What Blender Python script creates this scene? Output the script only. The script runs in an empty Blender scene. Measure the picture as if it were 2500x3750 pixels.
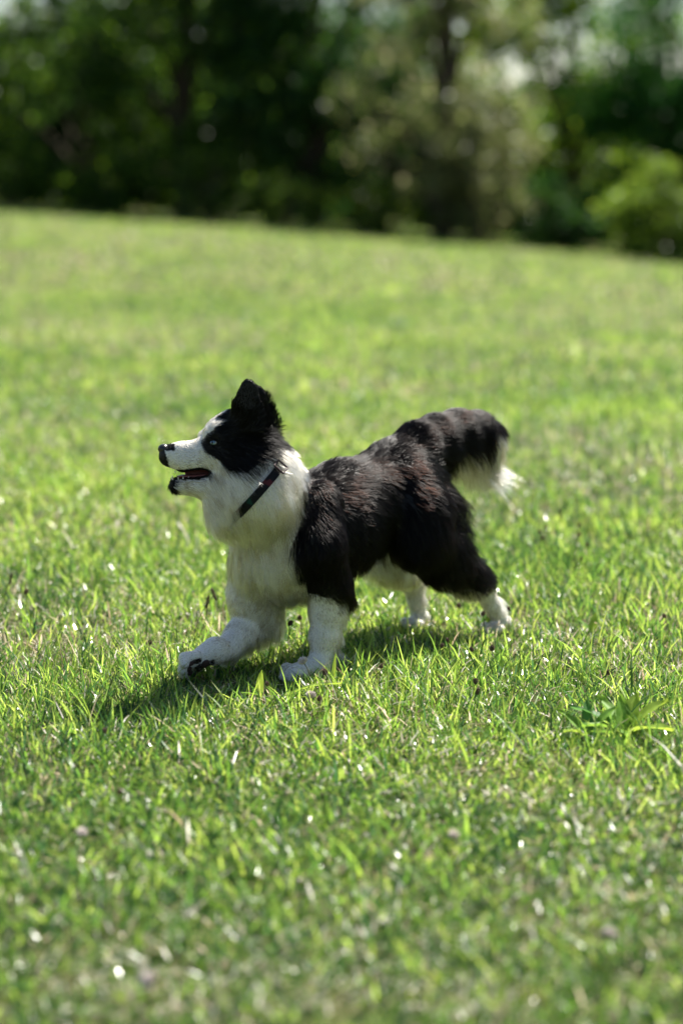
import bpy, math, random
import numpy as np
from mathutils import Vector, kdtree

random.seed(7)
rng = np.random.default_rng(11)
scene = bpy.context.scene
COL = scene.collection
R = math.radians

# ------------------------------------------------------------------ camera
LENS = 80.0
CAM_H = 1.17
K = 36.0 / 3750.0 / LENS            # tangent per pixel of the 2500 x 3750 photograph
PITCH = math.atan((1875 - 640) * K)
cam_data = bpy.data.cameras.new('camera')
cam_data.lens = LENS
cam_data.sensor_fit = 'VERTICAL'
cam_data.sensor_height = 36.0
cam_data.clip_end = 3000
cam_data.dof.use_dof = True
cam_data.dof.focus_distance = 5.2
cam_data.dof.aperture_fstop = 1.7
cam_data.dof.aperture_blades = 0
cam = bpy.data.objects.new('camera', cam_data)
cam.location = (0, 0, CAM_H)
cam.rotation_euler = (R(90) - PITCH, 0, 0)
COL.objects.link(cam)
scene.camera = cam

# ------------------------------------------------------------------ sky, sun, exposure
SUN_AZ, SUN_EL = R(36), R(54)       # azimuth clockwise from the viewing direction
world = bpy.data.worlds.new('World')
scene.world = world
world.use_nodes = True
wn = world.node_tree
sky = wn.nodes.new('ShaderNodeTexSky')
sky.sky_type = 'NISHITA'
sky.sun_disc = False
sky.sun_elevation = SUN_EL
sky.sun_rotation = SUN_AZ
sky.air_density = 1.0
sky.dust_density = 1.0
sky.ozone_density = 1.0
bg = wn.nodes['Background']
bg.inputs['Strength'].default_value = 0.05
wn.links.new(sky.outputs[0], bg.inputs[0])
sun_data = bpy.data.lights.new('sun', 'SUN')
sun_data.energy = 5.0
sun_data.angle = R(0.53)
sun_data.color = (1.0, 0.95, 0.86)
sun = bpy.data.objects.new('sun', sun_data)
SUN_DIR = Vector((math.sin(SUN_AZ) * math.cos(SUN_EL), math.cos(SUN_AZ) * math.cos(SUN_EL), math.sin(SUN_EL)))
sun.rotation_euler = (-SUN_DIR).to_track_quat('-Z', 'Y').to_euler()
sun.location = SUN_DIR * 60
COL.objects.link(sun)
scene.view_settings.view_transform = 'Standard'
scene.view_settings.look = 'None'
scene.view_settings.exposure = 1.55
scene.view_settings.gamma = 1.0
scene.view_settings.use_curve_mapping = False
scene.render.film_transparent = False
scene.cycles.max_bounces = 10
scene.cycles.diffuse_bounces = 4
scene.cycles.glossy_bounces = 4
scene.cycles.transmission_bounces = 8
scene.cycles.transparent_max_bounces = 8
scene.cycles.sample_clamp_indirect = 8.0
scene.cycles.use_denoising = True

# ------------------------------------------------------------------ helpers
CP, SP = math.cos(PITCH), math.sin(PITCH)

def ray(px, py):
    a, b = (px - 1250) * K, -(py - 1875) * K
    return np.array([a, CP + b * SP, -SP + b * CP])

def at_y(px, py, y):                 # point seen at a pixel, y metres away
    d = ray(px, py)
    return np.array([0, 0, CAM_H]) + d * (y / d[1])

def at_z(px, py, z):                 # point seen at a pixel, z metres above the ground
    d = ray(px, py)
    return np.array([0, 0, CAM_H]) + d * ((z - CAM_H) / d[2])

def project(P):
    x, y, z = P[..., 0], P[..., 1], P[..., 2] - CAM_H
    dep = y * CP - z * SP
    up = y * SP + z * CP
    return 1250 + x / dep / K, 1875 - up / dep / K

def hash2(ix, iy, s):
    n = (ix.astype(np.int64) * 374761393 + iy.astype(np.int64) * 668265263 + s * 1442695041) & 0x7fffffff
    n = ((n ^ (n >> 13)) * 1274126177) & 0x7fffffff
    return ((n ^ (n >> 16)) & 0xffff) / 65535.0

def vnoise(x, y, s=0):
    ix, iy = np.floor(x), np.floor(y)
    fx, fy = x - ix, y - iy
    fx, fy = fx * fx * (3 - 2 * fx), fy * fy * (3 - 2 * fy)
    a, b = hash2(ix, iy, s), hash2(ix + 1, iy, s)
    c, d = hash2(ix, iy + 1, s), hash2(ix + 1, iy + 1, s)
    return (a * (1 - fx) + b * fx) * (1 - fy) + (c * (1 - fx) + d * fx) * fy

def fbm(x, y, s=0, o=3):
    r, a, t = 0, 1.0, 0
    for i in range(o):
        r = r + a * vnoise(x * 2 ** i, y * 2 ** i, s + 17 * i)
        t += a
        a *= .5
    return r / t

def sstep(a, b, x):
    t = np.clip((x - a) / (b - a), 0, 1)
    return t * t * (3 - 2 * t)

def ground_z(x, y):
    x, y = np.asarray(x, float), np.asarray(y, float)
    tilt = sstep(7.5, 45, y)
    xx = 28 * np.tanh(x / 28)
    z = tilt * (-0.073 * xx - 0.0022 * xx * xx * np.exp(-(xx / 9) ** 2))
    z = z + sstep(6.5, 10, y) * 0.03 * (fbm(x * .5, y * .35, 5) - .5)
    return z

def mesh_np(name, V, F, smooth=False, mat=None, parent=None, col=None, loops=None):
    """V (n,3); F list of index arrays, each (m,k) with k corners"""
    me = bpy.data.meshes.new(name)
    V = np.asarray(V, np.float32)
    Fs = F if isinstance(F, list) else [F]
    Fs = [np.asarray(f, np.int32) for f in Fs if len(f)]
    nl = sum(f.size for f in Fs)
    npoly = sum(len(f) for f in Fs)
    me.vertices.add(len(V))
    me.vertices.foreach_set('co', V.ravel())
    me.loops.add(nl)
    me.loops.foreach_set('vertex_index', np.concatenate([f.ravel() for f in Fs]))
    me.polygons.add(npoly)
    tot = np.concatenate([np.full(len(f), f.shape[1], np.int32) for f in Fs])
    st = np.concatenate([[0], np.cumsum(tot)[:-1]]).astype(np.int32)
    me.polygons.foreach_set('loop_start', st)
    me.polygons.foreach_set('use_smooth', np.full(npoly, smooth, bool))
    me.update(calc_edges=True)
    if col is not None:
        c = np.ones((len(V), 4), np.float32)
        col = np.asarray(col)
        c[:, :col.shape[1]] = col
        a = me.attributes.new('tint', 'FLOAT_COLOR', 'POINT')
        a.data.foreach_set('color', c.ravel())
    ob = bpy.data.objects.new(name, me)
    COL.objects.link(ob)
    if mat:
        me.materials.append(mat)
    if parent:
        ob.parent = parent
    return ob

def empty(name, loc, label, cat, group=None):
    o = bpy.data.objects.new(name, None)
    o.empty_display_size = .05
    o.location = loc
    COL.objects.link(o)
    o['label'] = label
    o['category'] = cat
    if group:
        o['group'] = group
    return o

def adopt(ob, parent):               # keep world coordinates of the mesh under a parent that stands elsewhere
    ob.parent = parent
    o = parent
    off = Vector((0, 0, 0))
    while o:
        off += o.location
        o = o.parent
    me = ob.data
    n = len(me.vertices)
    co = np.empty(n * 3, np.float32)
    me.vertices.foreach_get('co', co)
    co = co.reshape(-1, 3) - np.array(off, np.float32)
    me.vertices.foreach_set('co', co.ravel())
    me.update()
    return ob

def material(name):
    m = bpy.data.materials.new(name)
    m.use_nodes = True
    nt = m.node_tree
    return m, nt, nt.nodes['Principled BSDF'], nt.nodes['Material Output']

def plain(name, color, rough=.6, spec=.5, noise=0.0, scale=60):
    m, nt, b, out = material(name)
    b.inputs['Roughness'].default_value = rough
    b.inputs['Specular IOR Level'].default_value = spec
    if noise:
        tx = nt.nodes.new('ShaderNodeTexNoise')
        tx.inputs['Scale'].default_value = scale
        rp = nt.nodes.new('ShaderNodeMix')
        rp.data_type = 'RGBA'
        rp.inputs[6].default_value = [c * (1 - noise) for c in color] + [1]
        rp.inputs[7].default_value = [min(1, c * (1 + noise)) for c in color] + [1]
        nt.links.new(tx.outputs[0], rp.inputs[0])
        nt.links.new(rp.outputs[2], b.inputs['Base Color'])
    else:
        b.inputs['Base Color'].default_value = (*color, 1)
    return m

def leafy(name, rough, spec, trans, boost=1.0, jitter=.0):
    """tint attribute, shiny front, light shining through"""
    m, nt, b, out = material(name)
    at = nt.nodes.new('ShaderNodeAttribute')
    at.attribute_name = 'tint'
    nt.links.new(at.outputs['Color'], b.inputs['Base Color'])
    b.inputs['Roughness'].default_value = rough
    if rough is None or rough < 0:
        nt.links.new(at.outputs['Alpha'], b.inputs['Roughness'])
    b.inputs['Specular IOR Level'].default_value = spec
    tr = nt.nodes.new('ShaderNodeBsdfTranslucent')
    hs = nt.nodes.new('ShaderNodeHueSaturation')
    hs.inputs['Hue'].default_value = 0.485
    hs.inputs['Saturation'].default_value = 1.02
    hs.inputs['Value'].default_value = boost
    nt.links.new(at.outputs['Color'], hs.inputs['Color'])
    nt.links.new(hs.outputs[0], tr.inputs[0])
    mx = nt.nodes.new('ShaderNodeMixShader')
    mx.inputs[0].default_value = trans
    nt.links.new(b.outputs[0], mx.inputs[1])
    nt.links.new(tr.outputs[0], mx.inputs[2])
    nt.links.new(mx.outputs[0], out.inputs[0])
    return m

MAT_GRASS = leafy('grass_blade', -1.0, .36, .60, 1.32)
MAT_LEAF = leafy('tree_leaf', .42, .2, .5, 1.75)
MAT_WEED = leafy('weed_leaf', .55, .25, .5, 1.35)

# ------------------------------------------------------------------ ground sheet
def ground_material():
    m, nt, b, out = material('meadow_soil')
    tc = nt.nodes.new('ShaderNodeTexCoord')
    n1 = nt.nodes.new('ShaderNodeTexNoise'); n1.inputs['Scale'].default_value = 1.3; n1.inputs['Detail'].default_value = 6
    n2 = nt.nodes.new('ShaderNodeTexNoise'); n2.inputs['Scale'].default_value = 70; n2.inputs['Detail'].default_value = 4
    for n in (n1, n2):
        nt.links.new(tc.outputs['Object'], n.inputs['Vector'])
    r1 = nt.nodes.new('ShaderNodeValToRGB')
    r1.color_ramp.elements[0].position = .35; r1.color_ramp.elements[0].color = (.075, .11, .028, 1)
    r1.color_ramp.elements[1].position = .68; r1.color_ramp.elements[1].color = (.115, .125, .045, 1)
    r2 = nt.nodes.new('ShaderNodeValToRGB')
    r2.color_ramp.elements[0].position = .3; r2.color_ramp.elements[0].color = (.030, .026, .016, 1)
    r2.color_ramp.elements[1].position = .7; r2.color_ramp.elements[1].color = (.12, .105, .05, 1)
    mx = nt.nodes.new('ShaderNodeMix'); mx.data_type = 'RGBA'; mx.inputs[0].default_value = .45
    nt.links.new(n1.outputs[0], r1.inputs[0]); nt.links.new(n2.outputs[0], r2.inputs[0])
    nt.links.new(r1.outputs[0], mx.inputs[6]); nt.links.new(r2.outputs[0], mx.inputs[7])
    nt.links.new(mx.outputs[2], b.inputs['Base Color'])
    b.inputs['Roughness'].default_value = .95
    b.inputs['Specular IOR Level'].default_value = .1
    bp = nt.nodes.new('ShaderNodeBump'); bp.inputs['Strength'].default_value = .7; bp.inputs['Distance'].default_value = .02
    nt.links.new(n2.outputs[0], bp.inputs['Height']); nt.links.new(bp.outputs[0], b.inputs['Normal'])
    return m

ys = np.concatenate([np.linspace(-20, 2, 8), np.linspace(2.3, 14, 70), np.geomspace(14.3, 90, 60), np.geomspace(96, 1500, 20)])
xs = np.concatenate([-np.geomspace(1200, 32, 14), np.linspace(-30, 30, 121), np.geomspace(32, 1200, 14)])
GX, GY = np.meshgrid(xs, ys)
GZ = ground_z(GX, GY)
idx = np.arange(GX.size).reshape(GX.shape)
gq = np.stack([idx[:-1, :-1], idx[:-1, 1:], idx[1:, 1:], idx[1:, :-1]], -1).reshape(-1, 4)
gob = mesh_np('ground', np.stack([GX, GY, GZ], -1).reshape(-1, 3), gq, True, ground_material())
gob['kind'] = 'structure'
gob['label'] = 'mown green meadow sloping gently up to the left'

# ------------------------------------------------------------------ grass
# where the paws press the grass down: x, y, radius
PRESS = [(-.115, 5.20, .085), (-.17, 5.17, .085), (-.14, 5.10, .07), (-.30, 5.10, .09), (-.26, 5.15, .08), (-.33, 5.02, .07)]
def trample(x, y):
    f = np.ones(len(x))
    for px, py, r in PRESS:
        d = np.hypot(x - px, y - py) / r
        f = np.minimum(f, .38 + .62 * sstep(.6, 1.5, d))
    return f

def grass_field():
    VV, FT, FQ, CC = [], [], [], []
    base = [0]
    DOGC = np.array([.1, 5.5])

    def blades(x, y, L, W, yaw, lean, leanyaw, curl, col, far, z0=0.0):
        n = len(x)
        rough = np.clip(rng.uniform(.14, .40, n) + .03 * np.maximum(y - 8, 0), .14, .6)
        col = np.concatenate([col, rough[:, None]], 1)
        z = ground_z(x, y) + z0
        wx, wy = np.cos(yaw), np.sin(yaw)
        lx, ly = np.cos(leanyaw), np.sin(leanyaw)
        ts = [0, .62, 1.0] if far else [0, .36, .72, 1.0]
        ws = [1, .8, 0] if far else [.8, 1.0, .68, 0]
        rows = []
        for t, w in zip(ts, ws):
            a = lean + curl * t
            hor = L * (t * np.sin(lean) + .5 * t * t * curl * np.cos(lean))
            ver = L * (t * np.cos(lean) - .5 * t * t * curl * np.sin(lean)) * 1.0
            ver = np.maximum(ver, .003 + .004 * t)
            cx, cy, cz = x + lx * hor, y + ly * hor, z + ver - .004 * (t == 0)
            tw = .35 * t
            hx, hy = W * w * .5 * (wx * math.cos(tw) - wy * math.sin(tw)), W * w * .5 * (wy * math.cos(tw) + wx * math.sin(tw))
            if w > 0:
                rows.append(np.stack([cx - hx, cy - hy, cz], -1))
                rows.append(np.stack([cx + hx, cy + hy, cz + W * w * .12], -1))
            else:
                rows.append(np.stack([cx, cy, cz], -1))
        V = np.stack(rows, 1)                       # n, k, 3
        k = V.shape[1]
        b = base[0] + np.arange(n)[:, None] * k
        nq = (k - 1) // 2 - 1
        for q in range(nq):
            FQ.append(b + np.array([[2 * q, 2 * q + 1, 2 * q + 3, 2 * q + 2]]))
        FT.append(b + np.array([[k - 3, k - 2, k - 1]]))
        c = np.repeat(col[:, None, :], k, 1)
        VV.append(V.reshape(-1, 3)); CC.append(c.reshape(-1, 4))
        base[0] += n * k

    G = np.array([[.312, .430, .085], [.222, .356, .056], [.122, .252, .036], [.055, .145, .026], [.030, .085, .028]])
    S = np.array([[.42, .36, .25], [.55, .52, .44], [.30, .24, .15], [.17, .13, .085]])

    def colours(n, x, y, dry):
        u = rng.random(n)
        pat = fbm(x * 1.1, y * .8, 3)
        u = np.clip(u + (.52 - pat) * .55, 0, .999)
        gi = np.minimum((u * 5).astype(int), 4)
        c = G[gi] * (0.8 + .4 * rng.random((n, 1)))
        c = c * (1 + .12 * (rng.random((n, 3)) - .5))
        isdry = rng.random(n) < dry
        si = rng.choice(4, n, p=[.4, .2, .25, .15])
        c[isdry] = S[si][isdry] * (.8 + .4 * rng.random((isdry.sum(), 1)))
        return c, isdry

    def band(y0, y1, dens, wf, lf, far, hw, outer=False, dry0=.24):
        # pick tuft centres uniformly in the strip, reject outside
        xm = .166 * y1 + hw
        area = 2 * xm * (y1 - y0)
        per = 6 if not far else 5
        nt = int(area * dens / per)
        tx = rng.uniform(-xm, xm, nt); ty = rng.uniform(y0, y1, nt)
        core = np.abs(tx) < .166 * ty + .12
        keep = core | (rng.random(nt) < .33)
        tx, ty = tx[keep], ty[keep]
        d = fbm(tx * 2.3, ty * 1.9, 21)
        keep = rng.random(len(tx)) < np.clip(.35 + 1.3 * d, 0, 1)
        tx, ty = tx[keep], ty[keep]
        nt = len(tx)
        tl = rng.uniform(0, 6.283, nt)
        th = np.clip(.55 + .9 * fbm(tx * 1.7, ty * 1.4, 9), .5, 1.4) * rng.uniform(.75, 1.25, nt)
        x = np.repeat(tx, per); y = np.repeat(ty, per); tl = np.repeat(tl, per); th = np.repeat(th, per)
        n = len(x)
        spread = .013 * (1 + .5 * (wf - 1))
        x = x + rng.normal(0, spread, n); y = y + rng.normal(0, spread, n)
        dryp = np.clip(dry0 + 1.0 * (fbm(x * .9 + 7, y * .9, 40) - .5), .02, .62)
        col, isdry = colours(n, x, y, dryp)
        L = .043 * th * rng.gamma(7, 1 / 7, n) * lf
        W = .0036 * rng.uniform(.6, 1.35, n) * wf
        lean = np.abs(rng.normal(.38, .35, n))
        curl = np.abs(rng.normal(.65, .55, n))
        L = L * trample(x, y)
        lean = lean + .30 * sstep(4.8, 3.4, y)
        lay = tl + rng.normal(0, .8, n)
        flat = isdry & (rng.random(n) < .8)
        lean[flat] = rng.uniform(.9, 1.5, flat.sum()); L[flat] *= .9
        yaw = lay + math.pi / 2 + rng.normal(0, .6, n)
        blades(x, y, L, W, yaw, lean, lay, curl, col, far)

    band(2.2, 4.3, 13000, 1.15, .80, False, .7)
    band(4.3, 7.0, 12500, 1.0, .93, False, .8)
    band(7.0, 12.0, 5000, 1.35, 1.0, False, 1.0)
    band(12, 22, 1500, 2.1, 1.05, True, 1.3, dry0=.32)
    band(22, 45, 260, 4.5, 1.2, True, 2.0, dry0=.36)
    band(45, 66, 70, 8, 1.5, True, 5.0)
    # pale dry clippings added on top of the turf for more sun glints
    n = 17000
    y = 3.0 + 8 * rng.random(n) ** 1.25; x = rng.uniform(-1, 1, n) * (.166 * y + .3)
    keep = rng.random(n) < .25 + 1.1 * sstep(.40, .66, fbm(x * 1.6 + 31, y * 1.3, 71))
    x, y = x[keep], y[keep]; n = len(x)
    col = S[rng.choice(3, n, p=[.45, .4, .15])] * (.85 + .4 * rng.random((n, 1)))
    lay = rng.uniform(0, 6.283, n)
    blades(x, y, rng.uniform(.012, .042, n), rng.uniform(.0020, .0044, n), lay + 1.57 + rng.normal(0, .35, n),
           rng.uniform(1.05, 1.55, n), lay, rng.uniform(-.3, .5, n), col, False, rng.uniform(.012, .036, n) * trample(x, y))
    # scattered longer blades that stand proud
    n = 1500
    y = rng.uniform(3.2, 11, n); x = rng.uniform(-1, 1, n) * (.166 * y + .4)
    col, isdry = colours(n, x, y, .03)
    lay = rng.uniform(0, 6.283, n)
    blades(x, y, rng.uniform(.07, .125, n) * trample(x, y), rng.uniform(.0035, .006, n), lay + 1.57 + rng.normal(0, .5, n),
           np.abs(rng.normal(.3, .25, n)), lay, np.abs(rng.normal(.7, .4, n)), col, False)
    # longer grass round the dog's feet and in front of it
    n = 420
    y = rng.normal(5.15, .42, n); x = rng.normal(-.1, .38, n)
    col, isdry = colours(n, x, y, .02)
    lay = rng.uniform(0, 6.283, n)
    blades(x, y, rng.uniform(.055, .10, n) * trample(x, y), rng.uniform(.0035, .0065, n), lay + 1.57 + rng.normal(0, .5, n),
           np.abs(rng.normal(.4, .3, n)), lay, np.abs(rng.normal(.6, .4, n)), col, False)
    V = np.concatenate(VV); C = np.concatenate(CC)
    print('grass tris', sum(len(f) for f in FQ) * 2 + sum(len(f) for f in FT))
    ob = mesh_np('grass', V, [np.concatenate(FQ), np.concatenate(FT)], False, MAT_GRASS, None, C)
    ob['kind'] = 'stuff'
    ob['label'] = 'short green meadow grass with dry straw blades'
    ob['category'] = 'grass'
grass_field()

# ------------------------------------------------------------------ trees and shrubs at the far edge
BARK = plain('bark', (.06, .045, .03), .9, .2, .5, 6)

def tube(pts, rads, seg=8):
    pts = np.asarray(pts, float)
    V, F = [], []
    for i, (p, r) in enumerate(zip(pts, rads)):
        t = pts[min(i + 1, len(pts) - 1)] - pts[max(i - 1, 0)]
        t = t / (np.linalg.norm(t) + 1e-9)
        a = np.cross(t, [0, 1, 0] if abs(t[1]) < .9 else [1, 0, 0]); a /= np.linalg.norm(a)
        b = np.cross(t, a)
        for k in range(seg):
            w = 2 * math.pi * k / seg
            V.append(p + r * (math.cos(w) * a + math.sin(w) * b))
    for i in range(len(pts) - 1):
        for k in range(seg):
            k2 = (k + 1) % seg
            F.append((i * seg + k, i * seg + k2, (i + 1) * seg + k2, (i + 1) * seg + k))
    return np.array(V), np.array(F)

def join(parts):
    V, F, o = [], [], 0
    for v, f in parts:
        V.append(v); F.append(f + o); o += len(v)
    return np.concatenate(V), np.concatenate(F)

def leaves(centres, radii, per, size, palette, seed, flat=.75):
    g = np.random.default_rng(seed)
    n = len(centres) * per
    c = np.repeat(centres, per, 0); r = np.repeat(radii, per)
    off = g.normal(0, 1, (n, 3)); off /= np.linalg.norm(off, axis=1)[:, None] + 1e-9
    off *= (g.random((n, 1)) ** .45) * r[:, None]
    off[:, 2] *= flat
    p = c + off
    keep = p[:, 2] > ground_z(p[:, 0], p[:, 1]) + .05
    p = p[keep]; n = len(p)
    u = g.normal(0, 1, (n, 3)); u /= np.linalg.norm(u, axis=1)[:, None]
    w = g.normal(0, 1, (n, 3)); w[:, 2] -= .3
    w -= u * (u * w).sum(1)[:, None]; w /= np.linalg.norm(w, axis=1)[:, None]
    s = size * g.uniform(.6, 1.4, (n, 1))
    V = np.stack([p - u * s * .5, p + w * s * .3 - u * s * .05, p + u * s * .55, p - w * s * .3 - u * s * .05], 1).reshape(-1, 3)
    F = np.arange(n * 4).reshape(-1, 4)
    pal = np.array(palette)
    k = g.integers(0, len(pal), n)
    col = pal[k] * g.uniform(.75, 1.25, (n, 1))
    return V, F, np.repeat(col, 4, 0)

def tree(name, label, cat, px, y, h, rx, ry, palette, nclump, per, size, low=.25, seed=1, group=None, cr=(.55, 1.1), lean=(0, 0), shape=.5):
    g = np.random.default_rng(seed)
    x = (px - 1250) * K * y
    z0 = float(ground_z(x, y))
    root = empty(name, (x, y, z0), label, cat, group)
    # crown clumps fill an uneven egg between low*h and h
    C = []
    while len(C) < nclump:
        q = g.uniform(-1, 1, 3)
        if (q ** 2).sum() > 1 or g.random() > .35 + .65 * math.sqrt((q ** 2).sum()):
            continue
        zz = low * h + (q[2] * .5 + .5) * h * (1 - low)
        f = 1 - shape * max(0, q[2])
        C.append([x + q[0] * rx * f + lean[0] * zz / h, y + q[1] * ry * f + lean[1] * zz / h, z0 + zz])
    C = np.array(C)
    rad = g.uniform(cr[0], cr[1], len(C))
    V, F, col = leaves(C, rad, per, size, palette, seed + 5)
    crown = mesh_np('crown', V, F, False, MAT_LEAF, None, col)
    adopt(crown, root)
    top = np.array([x + lean[0] * .8, y + lean[1] * .8, z0 + h * .85])
    pts = [np.array([x, y, z0 - .2]) + (top - np.array([x, y, z0 - .2])) * t + np.array([g.normal(0, .08), g.normal(0, .08), 0]) * (t > 0) for t in np.linspace(0, 1, 7)]
    tr = max(.05, .032 * h)
    parts = [tube(pts, np.linspace(tr, tr * .2, 7))]
    for c in C[g.permutation(len(C))[:min(14, len(C))]]:
        t = np.clip((c[2] - z0) / h * .6, .1, .8)
        s = pts[0] + (pts[-1] - pts[0]) * t
        m = (s + c) / 2 + np.array([0, 0, .15])
        parts.append(tube([s, m, c], [tr * .4, tr * .25, tr * .08], 6))
    v, f = join(parts)
    adopt(mesh_np('trunk', v, f, True, BARK), root)
    return root

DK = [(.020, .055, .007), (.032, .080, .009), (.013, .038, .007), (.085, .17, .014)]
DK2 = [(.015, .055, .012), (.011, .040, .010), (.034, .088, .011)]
GREY = [(.14, .17, .06), (.11, .15, .042), (.22, .22, .12), (.07, .12, .025)]
YELG = [(.10, .18, .022), (.13, .20, .024), (.07, .13, .018)]  # leaf colours of the yellow-green bush
EMER = [(.020, .105, .022), (.024, .085, .018), (.042, .14, .018)]
MID = [(.060, .115, .014), (.085, .14, .016), (.035, .075, .012)]
BRI = [(.10, .19, .016), (.15, .24, .02), (.06, .13, .014)]
BGR = 'trees along the far edge of the meadow'
SHR = 'shrubs at the foot of the far trees'
def wood():
    P = lambda v: v * 1.594           # full-view pixel column -> photograph pixel
    # far row that closes the wood
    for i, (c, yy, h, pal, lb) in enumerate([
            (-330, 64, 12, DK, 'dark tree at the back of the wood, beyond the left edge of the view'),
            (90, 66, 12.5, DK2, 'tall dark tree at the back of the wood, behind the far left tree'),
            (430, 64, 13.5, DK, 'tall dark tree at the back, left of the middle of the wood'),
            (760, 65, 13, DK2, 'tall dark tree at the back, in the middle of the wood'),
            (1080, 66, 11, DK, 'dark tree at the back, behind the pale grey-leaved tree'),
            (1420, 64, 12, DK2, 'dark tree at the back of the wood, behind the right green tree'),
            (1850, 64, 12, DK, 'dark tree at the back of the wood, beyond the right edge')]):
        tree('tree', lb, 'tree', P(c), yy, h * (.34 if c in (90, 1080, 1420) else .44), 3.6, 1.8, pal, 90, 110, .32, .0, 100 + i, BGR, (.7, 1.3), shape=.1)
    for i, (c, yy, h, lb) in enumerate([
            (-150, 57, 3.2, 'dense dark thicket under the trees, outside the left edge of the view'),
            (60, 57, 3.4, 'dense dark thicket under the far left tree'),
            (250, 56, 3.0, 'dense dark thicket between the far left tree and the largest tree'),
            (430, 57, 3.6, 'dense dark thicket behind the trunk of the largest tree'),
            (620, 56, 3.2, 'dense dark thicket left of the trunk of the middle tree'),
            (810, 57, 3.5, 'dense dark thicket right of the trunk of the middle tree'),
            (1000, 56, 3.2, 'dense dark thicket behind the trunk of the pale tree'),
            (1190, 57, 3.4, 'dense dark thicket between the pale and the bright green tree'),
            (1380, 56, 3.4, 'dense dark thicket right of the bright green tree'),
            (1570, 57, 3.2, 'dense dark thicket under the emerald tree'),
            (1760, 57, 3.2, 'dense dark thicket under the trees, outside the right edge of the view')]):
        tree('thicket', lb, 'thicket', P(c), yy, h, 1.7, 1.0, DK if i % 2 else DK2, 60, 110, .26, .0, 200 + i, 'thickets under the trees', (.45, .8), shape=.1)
    tree('tree', 'dark leafy tree at the far left of the wood', 'tree', P(185), 53, 5.9, 2.5, 1.5, DK, 48, 115, .19, .05, 31, BGR)
    tree('tree', 'largest dark tree, left of the middle of the wood', 'tree', P(430), 51, 9.5, 3.2, 1.6, DK, 104, 130, .19, .04, 32, BGR)
    tree('tree', 'dark broad tree in the middle of the wood, beside the pale one', 'tree', P(720), 50.5, 9, 2.7, 1.7, DK2, 98, 130, .19, .04, 33, BGR)
    tree('tree', 'pale grey-green tree with sunlit side, right of the middle', 'tree', P(1020), 47.5, 7.6, 2.1, 1.3, GREY, 60, 130, .16, .05, 34, BGR, (.4, .85))
    tree('tree', 'bright green tree with yellow-green top, right part of the wood', 'tree', P(1300), 52, 7.4, 2.4, 1.3, BRI, 64, 130, .18, .08, 35, BGR)
    tree('tree', 'emerald green tree at the right edge of the wood', 'tree', P(1540), 50, 7.0, 2.2, 1.3, EMER, 66, 140, .18, .05, 36, BGR)
    tree('tree', 'dark tree beyond the left edge of the view', 'tree', P(-330), 50, 7.5, 3.0, 2.0, DK, 80, 140, .18, .05, 37, BGR)
    tree('tree', 'green tree beyond the right edge of the view', 'tree', P(1900), 48, 9.0, 2.8, 2.0, MID, 70, 140, .18, .05, 38, BGR)
    for i, (c, yy, h, pal, lb) in enumerate([
            (-640, 52, 8.5, MID, 'green tree outside the view, second to the left of it'),
            (-960, 54, 9.0, DK, 'dark tree outside the view, third to the left of it'),
            (-1320, 56, 8.5, DK2, 'dark tree outside the view, fourth to the left of it'),
            (2230, 51, 8.0, DK2, 'dark tree outside the view, second to the right of it'),
            (2560, 54, 9.0, DK, 'dark tree outside the view, third to the right of it'),
            (2920, 56, 8.5, MID, 'green tree outside the view, fourth to the right of it')]):
        tree('tree', lb, 'tree', P(c), yy, h, 3.2, 2.2, pal, 84, 110, .26, .0, 300 + i, BGR, (.6, 1.1))
    # shrubs
    tree('shrub', 'yellow-green bush at the right edge in front of the trees', 'bush', P(1520), 43.5, 2.1, 1.05, .8, YELG, 34, 110, .12, .0, 51, SHR, (.25, .5), shape=.3)
    tree('shrub', 'pale arching bush below the grey-green tree', 'bush', P(1090), 45.5, 3.0, 1.1, .8, [(.10, .12, .05), (.13, .14, .065), (.08, .11, .03)], 40, 110, .12, .0, 52, SHR, (.3, .55), shape=.3)
    tree('shrub', 'low green shrub at the foot of the middle dark tree', 'bush', P(660), 46.5, 1.1, .9, .6, MID, 20, 90, .11, .0, 53, SHR, (.2, .4), shape=.2)
    tree('shrub', 'low green shrub left of the pale arching bush', 'bush', P(880), 46.0, 1.2, 1.0, .6, MID, 22, 90, .11, .0, 54, SHR, (.2, .4), shape=.2)
    tree('shrub', 'green shrub at the foot of the largest dark tree', 'bush', P(490), 47.5, 1.7, .8, .6, MID, 20, 90, .11, .0, 55, SHR, (.2, .45), shape=.2)
    tree('shrub', 'low dark shrub at the left edge of the wood', 'bush', P(40), 49, 1.5, 1.0, .6, DK, 20, 90, .12, .0, 56, SHR, (.25, .5), shape=.2)
    tree('shrub', 'low dark shrub between the left edge and the largest tree', 'bush', P(250), 48.5, 1.3, 1.2, .6, DK, 22, 90, .12, .0, 57, SHR, (.25, .5), shape=.2)
    tree('shrub', 'dark shrub in the gap below the bright green tree', 'bush', P(1290), 46.5, 1.7, 1.2, .7, DK2, 26, 90, .12, .0, 58, SHR, (.25, .5), shape=.2)
wood()

# ------------------------------------------------------------------ the dog
# body frame: axis runs from the rump towards the camera and to the left
S0 = np.array([-.15, 5.28, 0.0])
FW = np.array([-.67, -.742, 0.0]); FW /= np.linalg.norm(FW)
SIDE = np.array([-FW[1], FW[0], 0.0])          # towards the near (left) flank
UP = np.array([0, 0, 1.0])
HEAD_Y = 5.14

def B(px, py, v=0.0):                           # pixel -> point v metres to the near side of the dog's middle plane
    d = ray(px, py); o = np.array([0, 0, CAM_H]) - S0
    t = (v - o @ SIDE) / (d @ SIDE)
    return np.array([0, 0, CAM_H]) + d * t

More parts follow.
